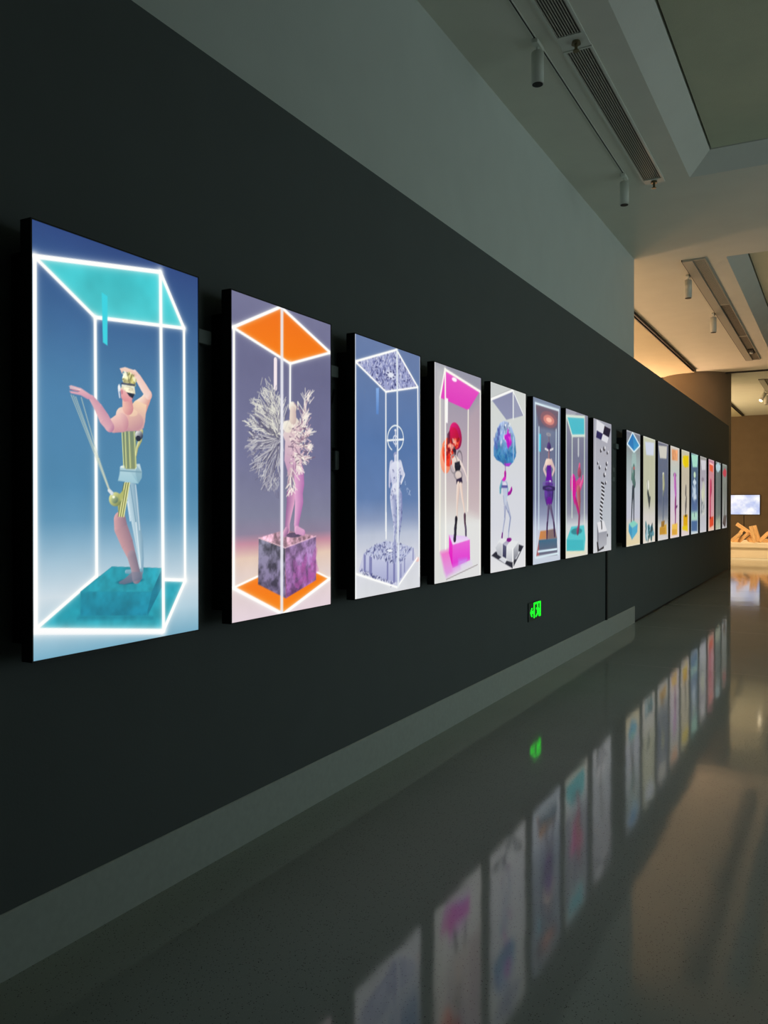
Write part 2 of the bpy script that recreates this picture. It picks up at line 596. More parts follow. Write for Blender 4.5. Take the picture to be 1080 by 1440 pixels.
def art_harp(W):
    K = (0, 290, 2.182)
    A = Art(W, crop_quad(K, [(95, 33), (608, 213), (612, 1297), (101, 1398)]), K)
    A.bg([(0, (48, 72, 126)), (.12, (56, 92, 142)), (.35, (70, 122, 164)), (.6, (74, 132, 170)), (.68, (92, 146, 180)), (.78, (160, 190, 208)), (.86, (205, 218, 226)), (.93, (176, 204, 218)), (1, (120, 172, 196))])
    n = A.noise(W / 5, 3)
    A.img *= (0.97 + 0.06 * n)[..., None]
    A.poly([(103, 147), (493, 195), (566, 368), (292, 335)], (62, 196, 204), col2=(78, 204, 210), tex=n, tamt=.12)
    A.poly([(112, 1300), (505, 1297), (571, 1145), (298, 1133)], (30, 152, 172), col2=(36, 160, 178), tex=A.noise(W / 12, 5), tamt=.18)
    A.neon([((298, 1133), (107, 1300)), ((571, 1145), (500, 1143)), ((103, 147), (292, 335)), ((292, 335), (566, 368)), ((292, 335), (298, 1133)), ((566, 368), (571, 1145))], 1.6, glow=1.6, ga=.6)
    # plinth
    A.poly([(248, 1258), (448, 1256), (470, 1262), (240, 1266)], (12, 92, 118), .5, soft=4)
    A.poly([(248, 1182), (345, 1104), (500, 1108), (500, 1165), (455, 1256), (448, 1182)], (20, 120, 145), tex=A.noise(W / 16, 8), tamt=.2)
    A.poly([(248, 1182), (345, 1104), (500, 1108), (468, 1182)], (34, 150, 168), tex=A.noise(W / 16, 6), tamt=.2)
    A.poly([(248, 1182), (468, 1182), (452, 1254), (248, 1256)], (26, 138, 160), col2=(22, 124, 150), tex=A.noise(W / 14, 7), tamt=.22)
    A.poly([(312, 258), (330, 270), (330, 422), (316, 412)], (60, 210, 224))
    # figure
    A.k(60, 480, 3.79)
    A.ell((470, 1275), 75, 16, (10, 90, 115), a=.6)
    A.limb([(470, 750, 30), (485, 850, 30), (500, 960, 24), (518, 1060, 22), (528, 1150, 15), (528, 1225, 13)], (110, 150, 175), (205, 226, 234))
    A.limb([(525, 1225, 13), (450, 1224, 8)], (90, 140, 165), (150, 190, 205))
    A.seg((470, 760), (500, 960), .5, (90, 135, 160), .7); A.seg((500, 960), (525, 1200), .5, (240, 248, 250), .8)
    A.seg((498, 760), (520, 1000), .5, (230, 240, 245), .7); A.seg((455, 850), (470, 950), .8, (235, 245, 250), .8)
    A.limb([(414, 945, 32), (420, 990, 36), (452, 1070, 33), (478, 1140, 24), (497, 1210, 22), (505, 1255, 26)], (130, 105, 125), (222, 168, 168))
    A.poly([(408, 1280), (440, 1262), (480, 1225), (535, 1225), (535, 1262), (500, 1275), (440, 1292), (412, 1290)], (128, 130, 148), col2=(88, 105, 130))
    A.limb([(478, 1140, 24), (497, 1210, 22), (505, 1255, 26)], (95, 100, 122), (165, 150, 165), a=.6)
    # golden thigh and orb
    A.poly([(440, 745), (468, 745), (436, 932), (408, 926), (402, 870), (420, 810)], (150, 152, 84), col2=(176, 176, 100))
    for dx in (-14, -2, 10):
        A.seg((455 + dx, 748), (425 + dx, 928), .55, (238, 238, 170), .9)
        A.seg((449 + dx, 748), (419 + dx, 928), .4, (92, 100, 60), .8)
    A.ell((390, 836), 34, 38, (118, 130, 78), (226, 226, 150)); A.ell((386, 838), 18, 20, (88, 112, 92), (190, 200, 140)); A.ell((380, 824), 7, 7, (250, 252, 220))
    A.limb([(372, 805, 8), (356, 788, 7)], (190, 200, 205), (245, 248, 250))
    A.poly([(408, 812), (440, 780), (430, 830), (415, 850)], (176, 180, 104))
    # hip block
    A.poly([(414, 662), (440, 648), (520, 646), (532, 690), (530, 722), (512, 752), (404, 736), (414, 700)], (196, 218, 224), col2=(130, 178, 196))
    A.poly([(414, 680), (470, 690), (512, 752), (404, 736)], (176, 210, 220), .6); A.poly([(500, 650), (532, 690), (530, 722), (512, 752), (498, 700)], (120, 160, 178), .55)
    A.seg((416, 682), (528, 690), .7, (110, 150, 168), .8); A.seg((420, 662), (500, 668), .7, (240, 246, 248), .8)
    # golden torso tubes
    A.poly([(423, 470), (500, 470), (503, 660), (494, 674), (446, 674), (434, 650)], (122, 140, 112), col2=(140, 150, 104))
    for x0, x1 in ((424, 434), (441, 448), (462, 470), (490, 500)):
        A.seg((x0, 472), (x1, 668), .45, (232, 236, 158), .9)
    for x0, x1 in ((432, 441), (452, 459), (476, 485)):
        A.seg((x0, 472), (x1, 668), .7, (96, 118, 104), .45)
    A.limb([(530, 470, 9), (522, 520, 10), (506, 560, 6), (500, 600, 4)], (150, 152, 96), (236, 232, 170))
    A.ell((516, 492), 22, 26, (30, 36, 60), (240, 242, 235)); A.ell((512, 510), 14, 16, (18, 22, 48))
    # arms and chest
    A.limb([(520, 350, 40), (548, 310, 26), (566, 275, 20)], (214, 150, 140), (252, 226, 206))
    A.limb([(566, 277, 20), (540, 235, 20), (512, 188, 17), (492, 160, 14)], (230, 176, 164), (253, 236, 224))
    A.poly([(412, 135), (440, 128), (482, 142), (505, 172), (488, 182), (456, 156), (430, 150), (424, 162)], (246, 214, 196), col2=(230, 182, 164))
    A.poly([(384, 450), (408, 372), (436, 342), (470, 334), (500, 306), (556, 330), (548, 420), (540, 455), (516, 470), (430, 472)], (248, 214, 176), col2=(196, 142, 152))
    A.ell((490, 415), 52, 50, (180, 126, 142), (240, 200, 172), a=.55)
    A.ell((470, 370), 40, 22, (250, 218, 178), (252, 224, 190), a=.5)
    A.ell((428, 388), 36, 46, (226, 166, 160), (250, 216, 196), a=.95)
    A.limb([(420, 425, 40), (380, 440, 30), (356, 442, 24)], (196, 134, 148), (248, 210, 194))
    A.limb([(360, 448, 22), (330, 405, 27), (300, 350, 21), (262, 296, 13)], (178, 118, 150), (246, 200, 196))
    A.poly([(266, 300), (240, 300), (205, 280), (150, 268), (142, 256), (190, 262), (146, 246), (144, 238), (190, 250), (140, 232), (150, 226), (205, 242), (262, 280)], (236, 186, 190), col2=(206, 146, 170))
    A.seg((146, 247), (196, 258), .4, (160, 100, 130), .8); A.seg((146, 238), (200, 250), .4, (250, 220, 215), .8)
    A.limb([(456, 345, 30), (452, 300, 26)], (204, 132, 138), (246, 196, 176))
    A.poly([(414, 240), (470, 235), (492, 266), (484, 294), (470, 312), (436, 312), (420, 292)], (240, 190, 186), col2=(220, 140, 146))
    A.ell((424, 262), 6, 12, (205, 130, 140))
    A.poly([(448, 262), (494, 268), (482, 296), (464, 284)], (22, 28, 52))
    A.poly([(424, 220), (492, 240), (496, 272), (450, 262), (420, 240)], (238, 228, 196), tex=A.noise(W / 50, 12), tamt=.35)
    A.ell((409, 240), 7, 20, (238, 240, 240)); A.seg((406, 250), (412, 290), .7, (225, 225, 235))
    A.ell((462, 196), 36, 42, (170, 160, 84), (250, 246, 200), tex=A.noise(W / 60, 11, 2), tamt=.6)
    A.blotch([(430, 160), (494, 160), (496, 232), (432, 232)], [(120, 112, 60), (252, 250, 220), (200, 190, 110)], 26, .7, .7, 4)
    A.seg((424, 216), (490, 224), 1.0, (60, 66, 96), .85); A.seg((426, 226), (488, 236), .8, (240, 240, 225), .9)
    # harp strings
    for a, b in (((152, 278), (352, 782)), ((164, 282), (356, 782)), ((206, 292), (300, 620)), ((176, 288), (352, 776))):
        A.seg(a, b, .45, (206, 212, 190), .7)
    A.seg((300, 620), (356, 780), .9, (214, 214, 186), .6)
    A.k(*K)
    A.neon([((103, 147), (493, 195)), ((493, 195), (566, 368)), ((105, 147), (110, 1300)), ((493, 195), (505, 1297)), ((107, 1302), (505, 1302)), ((505, 1300), (571, 1147))], 2.0, glow=2.0, ga=.6)
    A.seg((107, 1308), (500, 1306), 2.0, (252, 252, 252), .8, 2.5, .5)
    return A


def tuft(A, base, tip, rng, n=16, col=((215, 212, 205), (150, 146, 160), (90, 86, 108), (244, 242, 228)), spread=.35, w=.7):
    b, t = np.array(base, float), np.array(tip, float)
    d = t - b
    nrm = np.array((-d[1], d[0]))
    for i in range(n):
        f0 = rng.uniform(.0, .55); f1 = f0 + rng.uniform(.25, .5)
        o0, o1 = rng.normal(0, .06), rng.normal(0, .12)
        A.seg(b + d * f0 + nrm * o0 * .6, b + d * min(f1, .95) + nrm * o1, w, col[rng.randint(len(col))], .85)
    for i in range(n):
        o = rng.uniform(-spread, spread)
        s = b + d * rng.uniform(.68, .92) + nrm * rng.uniform(-.1, .1)
        L = np.linalg.norm(d)
        e = s + (d / L * rng.uniform(25, 60) + nrm / L * o * 120)
        A.seg(s, e, w * .8, col[0] if rng.rand() < .5 else col[3], .8)


def art_feathers(W):
    K = (300, 390, 2.88)
    A = Art(W, crop_quad(K, [(72, 50), (470, 195), (474, 1318), (80, 1393)]), K)
    A.bg([(0, (118, 118, 150)), (.2, (106, 106, 140)), (.5, (112, 112, 146)), (.68, (128, 128, 152)), (.735, (140, 128, 152)), (.765, (196, 140, 158)), (.81, (228, 200, 182)), (.88, (226, 208, 204)), (1, (226, 208, 216))])
    A.img *= (0.97 + 0.06 * A.noise(W / 6, 2))[..., None]
    A.poly([(80, 202), (272, 120), (470, 307), (310, 350)], (240, 112, 22), col2=(246, 124, 14))
    A.poly([(86, 1252), (188, 1204), (300, 1180), (415, 1188), (470, 1216), (285, 1358)], (244, 118, 10), col2=(246, 132, 14))
    A.neon([((80, 202), (310, 350)), ((310, 350), (470, 307)), ((310, 350), (310, 520))], 1.5, glow=1.6)
    A.neon([((86, 1252), (188, 1204)), ((415, 1188), (471, 1216))], 1.2, glow=1.6, gcol=(255, 220, 180))
    A.seg((251, 335), (251, 448), 3.2, (246, 232, 236))
    # marble cube
    m1 = A.noise(W / 20, 21, 4); m2 = A.noise(W / 17, 22, 4)
    mm = np.clip((m1 - .5) * 2.6 + .5, 0, 1)
    A.poly([(187, 1052), (293, 1092), (296, 1295), (185, 1238)], (112, 110, 128), col2=(98, 84, 116), tex=mm, tamt=.34)
    A.poly([(293, 1092), (415, 1046), (416, 1222), (296, 1295)], (156, 128, 172), col2=(136, 82, 142), tex=np.clip((m2 - .5) * 2.6 + .5, 0, 1), tamt=.28)
    A.blotch([(330, 1170), (412, 1080), (414, 1200), (320, 1260)], [(196, 96, 176), (176, 88, 170)], 24, 2.6, .35, 3)
    A.poly([(187, 1052), (290, 1020), (415, 1046), (293, 1092)], (206, 160, 178), tex=mm, tamt=.35)
    A.seg((187, 1052), (293, 1092), .6, (240, 200, 210), .8); A.seg((293, 1092), (415, 1046), .6, (240, 200, 220), .7)
    # figure
    A.k(320, 520, 6)
    rng = np.random.RandomState(5)
    A.ell((560, 1388), 70, 22, (70, 60, 88), a=.85)
    A.limb([(535, 1050, 36), (534, 1110, 33), (520, 1200, 26), (508, 1290, 19), (508, 1345, 19)], (150, 100, 150), (228, 168, 200), side=-1)
    A.limb([(600, 860, 44), (606, 960, 42), (600, 1040, 36), (604, 1110, 36), (592, 1220, 26), (582, 1300, 20), (588, 1350, 20)], (176, 110, 170), (236, 178, 214), side=1)
    A.limb([(500, 1350, 18), (485, 1378, 16)], (150, 100, 145), (220, 165, 195)); A.limb([(585, 1345, 20), (640, 1368, 16)], (190, 130, 180), (240, 185, 215))
    A.poly([(450, 440), (510, 425), (580, 405), (614, 450), (606, 640), (630, 830), (600, 880), (520, 900), (480, 760), (486, 600), (455, 520)], (230, 220, 206), col2=(196, 146, 184))
    A.ell((548, 315), 34, 46, (214, 196, 184), (250, 246, 232)); A.limb([(550, 350, 26), (550, 410, 30)], (200, 176, 172), (238, 222, 206))
    A.seg((590, 275), (592, 330), 1.2, (236, 228, 214))
    # feathered branches
    for i in range(640):
        th = rng.uniform(math.radians(100), math.radians(262))
        R = rng.uniform(30, 300) if rng.rand() < .8 else rng.uniform(200, 330)
        ry = 1.35
        s = np.array((470, 600)) + np.array((math.cos(th) * R * .85, -math.sin(th) * R * ry))
        if s[1] < 250 and s[0] > 400: continue
        e = s + np.array((math.cos(th + rng.normal(0, .5)), -math.sin(th + rng.normal(0, .5)) * ry)) * rng.uniform(14, 40)
        A.seg(s, e, rng.uniform(.4, .95), [(206, 204, 206), (150, 146, 164), (82, 78, 104), (232, 230, 222), (112, 106, 130), (96, 92, 116), (132, 128, 148)][rng.randint(7)], .85 if s[1] < 640 else .55)
    for tip in ((300, 60), (345, 120), (220, 225), (165, 415), (165, 625), (230, 850), (325, 1000), (240, 290), (385, 290), (432, 215)):
        low = tip[1] > 600
        tuft(A, (450, 580), tip, rng, 20, ((176, 172, 180), (120, 116, 136), (76, 72, 98), (204, 202, 204)) if low else ((206, 204, 196), (150, 146, 160), (90, 86, 108), (240, 238, 222)), w=.55)
    for tip, base in (((678, 190), (630, 480)), ((662, 370), (600, 560)), ((688, 520), (590, 620)), ((676, 650), (580, 640)), ((650, 750), (560, 700)), ((535, 1040), (540, 760)), ((610, 850), (570, 700))):
        tuft(A, base, tip, rng, 20, ((246, 232, 224), (206, 178, 186), (150, 118, 140), (252, 246, 232)), .3)
    for i in range(150):
        s = (rng.uniform(530, 680), rng.uniform(460, 800))
        A.seg(s, (s[0] + rng.normal(0, 22), s[1] + rng.normal(0, 22)), .7, [(250, 238, 226), (200, 168, 180), (120, 96, 120), (232, 200, 206)][rng.randint(4)], .8)
    A.ell((505, 480), 40, 50, (236, 228, 206), (252, 248, 232), a=.7)
    A.k(*K)
    A.neon([((80, 202), (272, 120)), ((272, 120), (470, 307)), ((84, 202), (88, 1252))], 1.8, glow=1.6)
    A.neon([((86, 1252), (285, 1358)), ((285, 1358), (471, 1216))], 2.0, glow=1.8)
    A.seg((276, 122), (280, 1357), 2.6, (236, 236, 244), .85, 1.2, .4)
    return A


def art_lace(W):
    K = (490, 460, 9)
    A = Art(W, [(499.9, 471.3), (590.1, 502.6), (591.8, 822.2), (501.9, 839.9)], K)
    A.bg([(0, (104, 124, 166)), (.15, (98, 122, 166)), (.4, (86, 118, 168)), (.62, (98, 126, 172)), (.7, (136, 152, 186)), (.76, (186, 194, 212)), (.85, (210, 212, 222)), (1, (218, 220, 224))])
    A.img *= (0.975 + 0.05 * A.noise(W / 6, 9))[..., None]
    ce = [(98, 450), (610, 300), (876, 765), (480, 825)]
    lace = [(70, 74, 128), (36, 40, 92), (196, 200, 226), (110, 116, 168), (226, 228, 240)]
    A.poly(ce, (156, 162, 204))
    A.blotch(ce, lace, 620, .62, .75, 4)
    A.ell((540, 615), 62, 58, (200, 204, 228)); A.ell((540, 615), 34, 30, (226, 230, 242))
    for i in range(8):
        A.ell((540 + 50 * math.cos(i * .785), 615 + 42 * math.sin(i * .785)), 11, 9, (40, 44, 100))
    A.poly([(358, 780), (395, 776), (392, 1108), (362, 1104)], (140, 180, 236), col2=(90, 134, 200), a=.9)
    A.neon([(ce[0], ce[3]), (ce[3], ce[2]), (ce[3], (490, 3470 * 0 + 2560))], 1.3, glow=1.0, ga=.4)
    # halo ring
    for i in range(40):
        t0, t1 = i / 40 * 6.283, (i + 1) / 40 * 6.283
        if 1.15 < (t0 % 6.283) < 2.0: continue
        A.seg((603 + 98 * math.cos(t0), 1405 + 160 * math.sin(t0)), (603 + 98 * math.cos(t1), 1405 + 160 * math.sin(t1)), 1.0, (232, 240, 240), .95)
    A.seg((505, 1432), (700, 1418), 1.4, (240, 244, 244)); A.ell((505, 1432), 9, 14, (250, 252, 250)); A.ell((700, 1418), 9, 14, (250, 252, 250))
    A.ell((602, 1425), 28, 55, (214, 222, 236), ring=1.0); A.ell((601, 1305), 12, 15, (252, 252, 252)); A.seg((602, 1305), (606, 1500), 1.4, (214, 216, 228))
    # figure
    A.k(530, 580, 5.76)
    A.k(530, 580, 5.757)
    A.ell((160, 345), 20, 30, (120, 126, 168), (160, 168, 204)); A.limb([(160, 360, 12), (160, 400, 14)], (150, 156, 196), (236, 238, 246))
    A.limb([(128, 420, 18), (116, 490, 12), (112, 590, 8)], (140, 146, 190), (214, 218, 236))
    A.limb([(190, 415, 18), (206, 470, 16), (222, 496, 10), (200, 560, 8)], (160, 168, 204), (246, 247, 250), side=-1)
    A.poly([(112, 440), (125, 405), (158, 388), (186, 395), (200, 430), (192, 520), (188, 590), (200, 660), (205, 720), (160, 745), (125, 690), (118, 640), (130, 580), (118, 510)], (222, 224, 240), col2=(176, 182, 216))
    A.limb([(140, 680, 26), (144, 760, 22), (152, 840, 16), (156, 920, 11), (150, 1000, 8), (152, 1080, 7)], (130, 138, 184), (214, 218, 236))
    A.limb([(186, 670, 26), (192, 760, 22), (196, 840, 17), (190, 900, 13), (184, 980, 9), (180, 1060, 8)], (120, 128, 176), (204, 210, 232))
    A.ell((158, 610), 24, 50, (226, 228, 240), (240, 242, 250), a=.7)
    A.blotch([(118, 430), (198, 430), (206, 720), (214, 820), (190, 1000), (150, 1000), (130, 800), (118, 640)], lace, 150, .55, .5, 8)
    A.blotch([(225, 540), (280, 640), (290, 700), (240, 620)], [(200, 214, 236)], 14, .5, .6, 9)
    # base
    A.k(490, 720, 9.818)
    top = [(232, 560), (300, 490), (420, 420), (530, 380), (700, 402), (910, 470), (830, 570), (740, 690), (640, 680)]
    A.poly([(165, 800), (640, 1005), (720, 985), (945, 620), (910, 480), (232, 560)], (196, 198, 222))
    A.blotch([(165, 800), (250, 740), (690, 930), (640, 1005)], lace, 120, .75, .8, 12)
    A.poly([(236, 565), (690, 690), (690, 945), (540, 905), (240, 775)], (200, 204, 228), col2=(164, 168, 206))
    A.poly([(690, 690), (912, 478), (918, 640), (720, 930), (690, 945)], (206, 210, 230), col2=(170, 174, 208))
    for x, w_ in ((250, 3.0), (330, 4.0), (560, 2.4), (650, 3.2), (740, 1.6), (790, 1.4), (905, 1.6)):
        y0_, y1_ = (570 + (x - 240) * .28, 780 + (x - 240) * .36) if x < 700 else (690 - (x - 690) * .95, 930 - (x - 700) * 1.45)
        A.seg((x, y0_), (x, y1_), w_, (108, 110, 164), .75)
    A.poly(top, (186, 192, 220), .95)
    A.blotch(top, lace, 300, .62, .7, 14)
    A.ell((590, 510), 62, 34, (206, 212, 232)); A.ell((590, 512), 34, 19, (232, 236, 244))
    for i in range(8):
        A.ell((590 + 50 * math.cos(i * .785), 511 + 28 * math.sin(i * .785)), 11, 6, (64, 68, 122))
    A.limb([(655, 380, 16), (650, 500, 26), (655, 640, 20)], (110, 114, 168), (180, 186, 216), a=.7)
    A.ell((968, 630), 40, 34, (246, 178, 166), a=.7)
    A.neon([((130, 830), (690, 1010)), ((710, 985), (960, 610))], 1.4, glow=1.4, ga=.4)
    A.neon([((536, 0), (538, 345))], 1.2, glow=.8, ga=.4)
    A.k(*K)
    A.neon([(ce[0], ce[1]), (ce[1], ce[2]), ((100, 450), (118, 3430)), ((876, 765), (912, 3120))], 1.5, glow=1.2, ga=.45)
    A.k(490, 720, 9.818)
    A.k(*K)
    A.seg((616, 300), (648, 3250), 2.2, (232, 238, 242), .9, 1.0, .35)
    A.seg((96, 110), (112, 3420), 1.4, (236, 240, 244), .7); A.seg((900, 400), (914, 3250), 1.2, (228, 232, 240), .6)
    return A


def art_redwings(W):
    K = (595, 490, 4.232)
    A = Art(W, [(611.1, 510.1), (674.9, 533.2), (676.3, 806.6), (612.5, 818.4)], K)
    A.bg([(0, (150, 150, 166)), (.15, (160, 152, 168)), (.4, (184, 168, 178)), (.62, (204, 194, 192)), (.68, (216, 210, 206)), (.74, (224, 224, 222)), (1, (222, 222, 222))])
    A.poly([(70, 85), (130, 110), (130, 1390), (70, 1390)], (214, 216, 210), .55, soft=9)
    A.poly([(268, 400), (335, 300), (338, 1000), (268, 970)], (190, 164, 172), .5, soft=6)
    A.poly([(130, 135), (333, 260), (266, 370), (103, 295)], (232, 84, 196), col2=(222, 60, 186))
    A.ell((185, 190), 14, 12, (255, 240, 252))
    A.neon([((103, 295), (106, 1195)), ((266, 370), (266, 960))], 1.8, (246, 242, 226), glow=1.2, ga=.4)
    A.poly([(134, 296), (149, 302), (148, 445), (134, 440)], (250, 248, 246))
    # glossy red wings
    A.k(610, 570, 7.2)
    A.ell((128, 530), 52, 150, (240, 130, 96), (250, 180, 150), rot=.22, a=.95)
    A.ell((150, 470), 56, 140, (226, 48, 30), (250, 110, 70), rot=.3)
    A.ell((222, 310), 62, 130, (150, 12, 70), (226, 30, 120), rot=.35)
    A.ell((208, 330), 50, 105, (172, 14, 40), (214, 20, 84), rot=.35, a=.9)
    A.poly([(170, 340), (270, 330), (250, 420), (200, 460), (150, 590), (100, 500)], (236, 62, 36), .8)
    A.blotch([(100, 380), (260, 340), (230, 450), (130, 560)], [(252, 150, 110), (252, 210, 190), (200, 24, 24), (120, 8, 30)], 34, 2.0, .65, 2)
    A.poly([(140, 290), (165, 250), (170, 380), (140, 400)], (70, 8, 40), .7)
    # body
    A.ell((262, 540), 26, 80, (120, 110, 120), ring=1.6)
    A.limb([(214, 470, 18), (208, 440, 14)], (60, 40, 60), (150, 110, 110)); A.ell((212, 455), 16, 20, (50, 30, 50))
    A.poly([(185, 540), (225, 500), (275, 560), (275, 690), (285, 740), (235, 745), (215, 660), (190, 600)], (236, 220, 210), col2=(214, 196, 190))
    A.ell((205, 590), 34, 90, (150, 140, 145), ring=1.4); A.ell((250, 700), 38, 46, (150, 140, 145), ring=1.2)
    A.poly([(214, 575), (262, 560), (276, 600), (268, 650), (222, 660), (214, 620)], (40, 44, 58), col2=(24, 26, 38))
    A.limb([(275, 580, 11), (310, 650, 7), (334, 720, 5), (338, 760, 5)], (214, 190, 185), (248, 236, 230))
    A.poly([(230, 745), (285, 720), (292, 770), (278, 808), (262, 805), (232, 790)], (44, 34, 62))
    A.limb([(252, 800, 19), (244, 920, 15), (240, 1000, 10), (240, 1130, 6)], (212, 184, 172), (244, 226, 214))
    A.limb([(276, 800, 15), (290, 920, 12), (306, 1010, 8), (318, 1100, 6)], (216, 188, 176), (246, 228, 216))
    A.limb([(232, 1140, 16), (230, 1180, 13), (224, 1240, 16), (224, 1290, 13), (218, 1335, 20)], (10, 10, 18), (54, 50, 66))
    A.limb([(316, 1105, 14), (318, 1170, 11), (326, 1240, 10), (328, 1290, 11), (330, 1310, 9)], (40, 20, 34), (120, 90, 110))
    # magenta plinth
    A.k(600, 690, 10.29)
    A.poly([(215, 870), (270, 850), (480, 780), (500, 1100), (300, 1225), (270, 1150)], (240, 110, 196), col2=(218, 160, 226), soft=3)
    A.poly([(335, 620), (580, 640), (628, 690), (388, 762)], (222, 190, 240), col2=(240, 220, 246))
    A.poly([(335, 620), (388, 762), (388, 1095), (335, 880)], (236, 60, 200), col2=(224, 20, 190))
    A.poly([(388, 762), (628, 690), (634, 985), (388, 1095)], (232, 104, 214), col2=(222, 50, 206))
    A.poly([(470, 980), (590, 960), (580, 1010), (470, 1060)], (190, 140, 236), .8, soft=3)
    A.poly([(390, 1095), (634, 990), (660, 1040), (420, 1160)], (222, 204, 240), .7, soft=5)
    A.seg((300, 1260), (740, 1050), .6, (130, 116, 118), .9)
    A.limb([(425, 520, 15), (422, 600, 20), (415, 680, 24)], (14, 14, 28), (66, 60, 84))
    A.limb([(570, 500, 12), (572, 560, 14), (572, 620, 12)], (40, 34, 60), (120, 110, 140))
    A.k(*K)
    A.neon([((130, 130), (333, 260)), ((103, 295), (130, 130)), ((132, 130), (140, 1180)), ((336, 262), (342, 1330))], 2.2, (250, 248, 240), glow=1.2, ga=.4)
    A.seg((72, 90), (76, 1385), 1.2, (250, 250, 248), .9)
    return A


def art_jelly(W):
    K = (680, 530, 9)
    A = Art(W, [(689, 538.4), (738.2, 555), (739.1, 794.8), (690, 804.3)], K)
    A.bg([(0, (206, 210, 206)), (.12, (210, 214, 210)), (.5, (212, 214, 220)), (.75, (212, 214, 222)), (1, (224, 224, 226))])
    A.poly([(85, 85), (350, 170), (85, 285)], (196, 200, 200), .8)
    ce = [(92, 295), (362, 180), (500, 490), (285, 550)]
    A.poly(ce, (132, 136, 168), col2=(142, 146, 176))
    A.poly([(362, 180), (500, 490), (372, 530)], (150, 154, 180))
    A.seg((85, 284), (345, 172), .8, (50, 52, 56), .9)
    A.neon([(ce[0], ce[1])], 2.8, (246, 246, 244), glow=0)
    A.seg((368, 190), (370, 530), 3.2, (230, 234, 234))
    A.seg(ce[1], ce[2], 1.4, (246, 248, 246))
    # jellyfish-like dome
    dome = [(205, 590), (250, 565), (300, 575), (350, 640), (392, 760), (410, 960), (402, 1010), (375, 1075), (320, 1132), (270, 1128), (225, 1085), (160, 1050), (128, 1000), (125, 900), (145, 770), (170, 660)]
    n = A.noise(W / 10, 31, 4)
    A.poly(dome, (172, 190, 226), col2=(44, 116, 172), tex=np.clip((n - .5) * 2.4 + .5, 0, 1), tamt=.16)
    A.blotch([(200, 610), (290, 600), (350, 720), (300, 800), (200, 860), (170, 760)], [(222, 228, 244), (200, 214, 238), (160, 186, 222)], 50, 1.6, .5, 3)
    A.blotch([(135, 880), (400, 900), (390, 1050), (200, 1060)], [(28, 104, 168), (60, 140, 184), (30, 90, 156), (80, 160, 196)], 60, 2.2, .4, 5)
    A.blotch([(130, 800), (190, 640), (210, 700), (150, 950)], [(70, 80, 160), (100, 120, 190)], 18, 2.4, .5, 6)
    A.blotch([(265, 740), (300, 710), (350, 760), (350, 850), (300, 850)], [(206, 40, 200), (230, 70, 210), (180, 20, 190)], 26, 2.8, .85, 7)
    A.blotch([(230, 590), (340, 600), (350, 660), (230, 650)], [(70, 90, 140), (240, 246, 250)], 18, 1.0, .7, 8)
    A.seg((374, 770), (374, 1060), 2.0, (206, 224, 238), .7)
    A.poly([(255, 1095), (350, 1090), (318, 1132), (270, 1130)], (190, 50, 206), .9)
    A.seg((272, 1070), (276, 1215), 2.0, (96, 84, 160)); A.seg((275, 1130), (276, 1215), 1.6, (170, 120, 180))
    # figure
    A.k(680, 660, 9)
    A.limb([(272, 50, 16), (272, 100, 14)], (150, 10, 140), (206, 20, 170)); A.poly([(225, 140), (262, 85), (285, 100), (270, 150), (240, 185)], (214, 40, 190))
    A.limb([(232, 170, 16), (212, 230, 14), (212, 280, 12)], (70, 130, 160), (130, 190, 205))
    A.limb([(288, 180, 14), (300, 240, 14), (302, 310, 10)], (96, 150, 180), (160, 206, 220))
    A.poly([(230, 150), (290, 140), (300, 210), (300, 300), (300, 380), (300, 420), (260, 440), (250, 330), (240, 240)], (180, 188, 214), col2=(196, 206, 222))
    A.ell((266, 190), 22, 34, (232, 220, 236), a=.8); A.seg((232, 215), (298, 215), 2.6, (92, 90, 156)); A.seg((292, 380), (304, 440), .9, (226, 160, 170), .8)
    A.limb([(312, 305, 10), (338, 288, 11), (352, 250, 13), (354, 230, 7)], (130, 8, 130), (190, 30, 176))
    A.limb([(276, 440, 18), (272, 540, 13), (268, 610, 12), (252, 720, 9), (242, 800, 8)], (140, 146, 180), (206, 212, 226))
    A.limb([(292, 430, 18), (318, 520, 15), (338, 600, 14), (328, 690, 12), (318, 780, 10), (314, 850, 9)], (140, 148, 180), (210, 218, 230))
    for s, e in (((262, 460), (266, 600)), ((250, 330), (262, 440)), ((312, 520), (342, 610)), ((338, 610), (318, 780)), ((280, 460), (312, 540))):
        A.seg(s, e, 1.0, (100, 110, 160), .75)
    A.limb([(240, 805, 8), (236, 852, 11)], (90, 10, 110), (130, 20, 140))
    # striped plinth
    A.poly([(105, 1080), (150, 1035), (440, 935), (508, 960), (372, 1240)], (40, 42, 56))
    A.poly([(196, 1125), (240, 1090), (305, 1120), (275, 1180)], (214, 216, 222))
    A.poly([(412, 1130), (466, 1030), (440, 1022), (400, 1100)], (214, 216, 220))
    A.poly([(185, 905), (230, 860), (450, 905), (440, 1060), (370, 1160), (290, 1140), (180, 1060)], (226, 228, 230))
    A.poly([(155, 980), (200, 910), (238, 930), (236, 1090), (180, 1060)], (214, 216, 220), col2=(170, 172, 180))
    A.poly([(246, 930), (292, 960), (290, 1115), (244, 1090)], (96, 98, 128), col2=(44, 46, 74))
    A.poly([(246, 930), (330, 862), (358, 870), (292, 960)], (150, 146, 176), col2=(190, 190, 204))
    A.poly([(296, 975), (366, 1000), (364, 1160), (296, 1125)], (230, 232, 234), col2=(184, 186, 194))
    A.poly([(378, 1000), (446, 905), (440, 1065), (380, 1150)], (206, 208, 212), col2=(120, 122, 134))
    A.ell((325, 880), 30, 26, (130, 10, 130), (176, 20, 150)); A.poly([(300, 860), (350, 862), (330, 905), (295, 890)], (116, 14, 124))
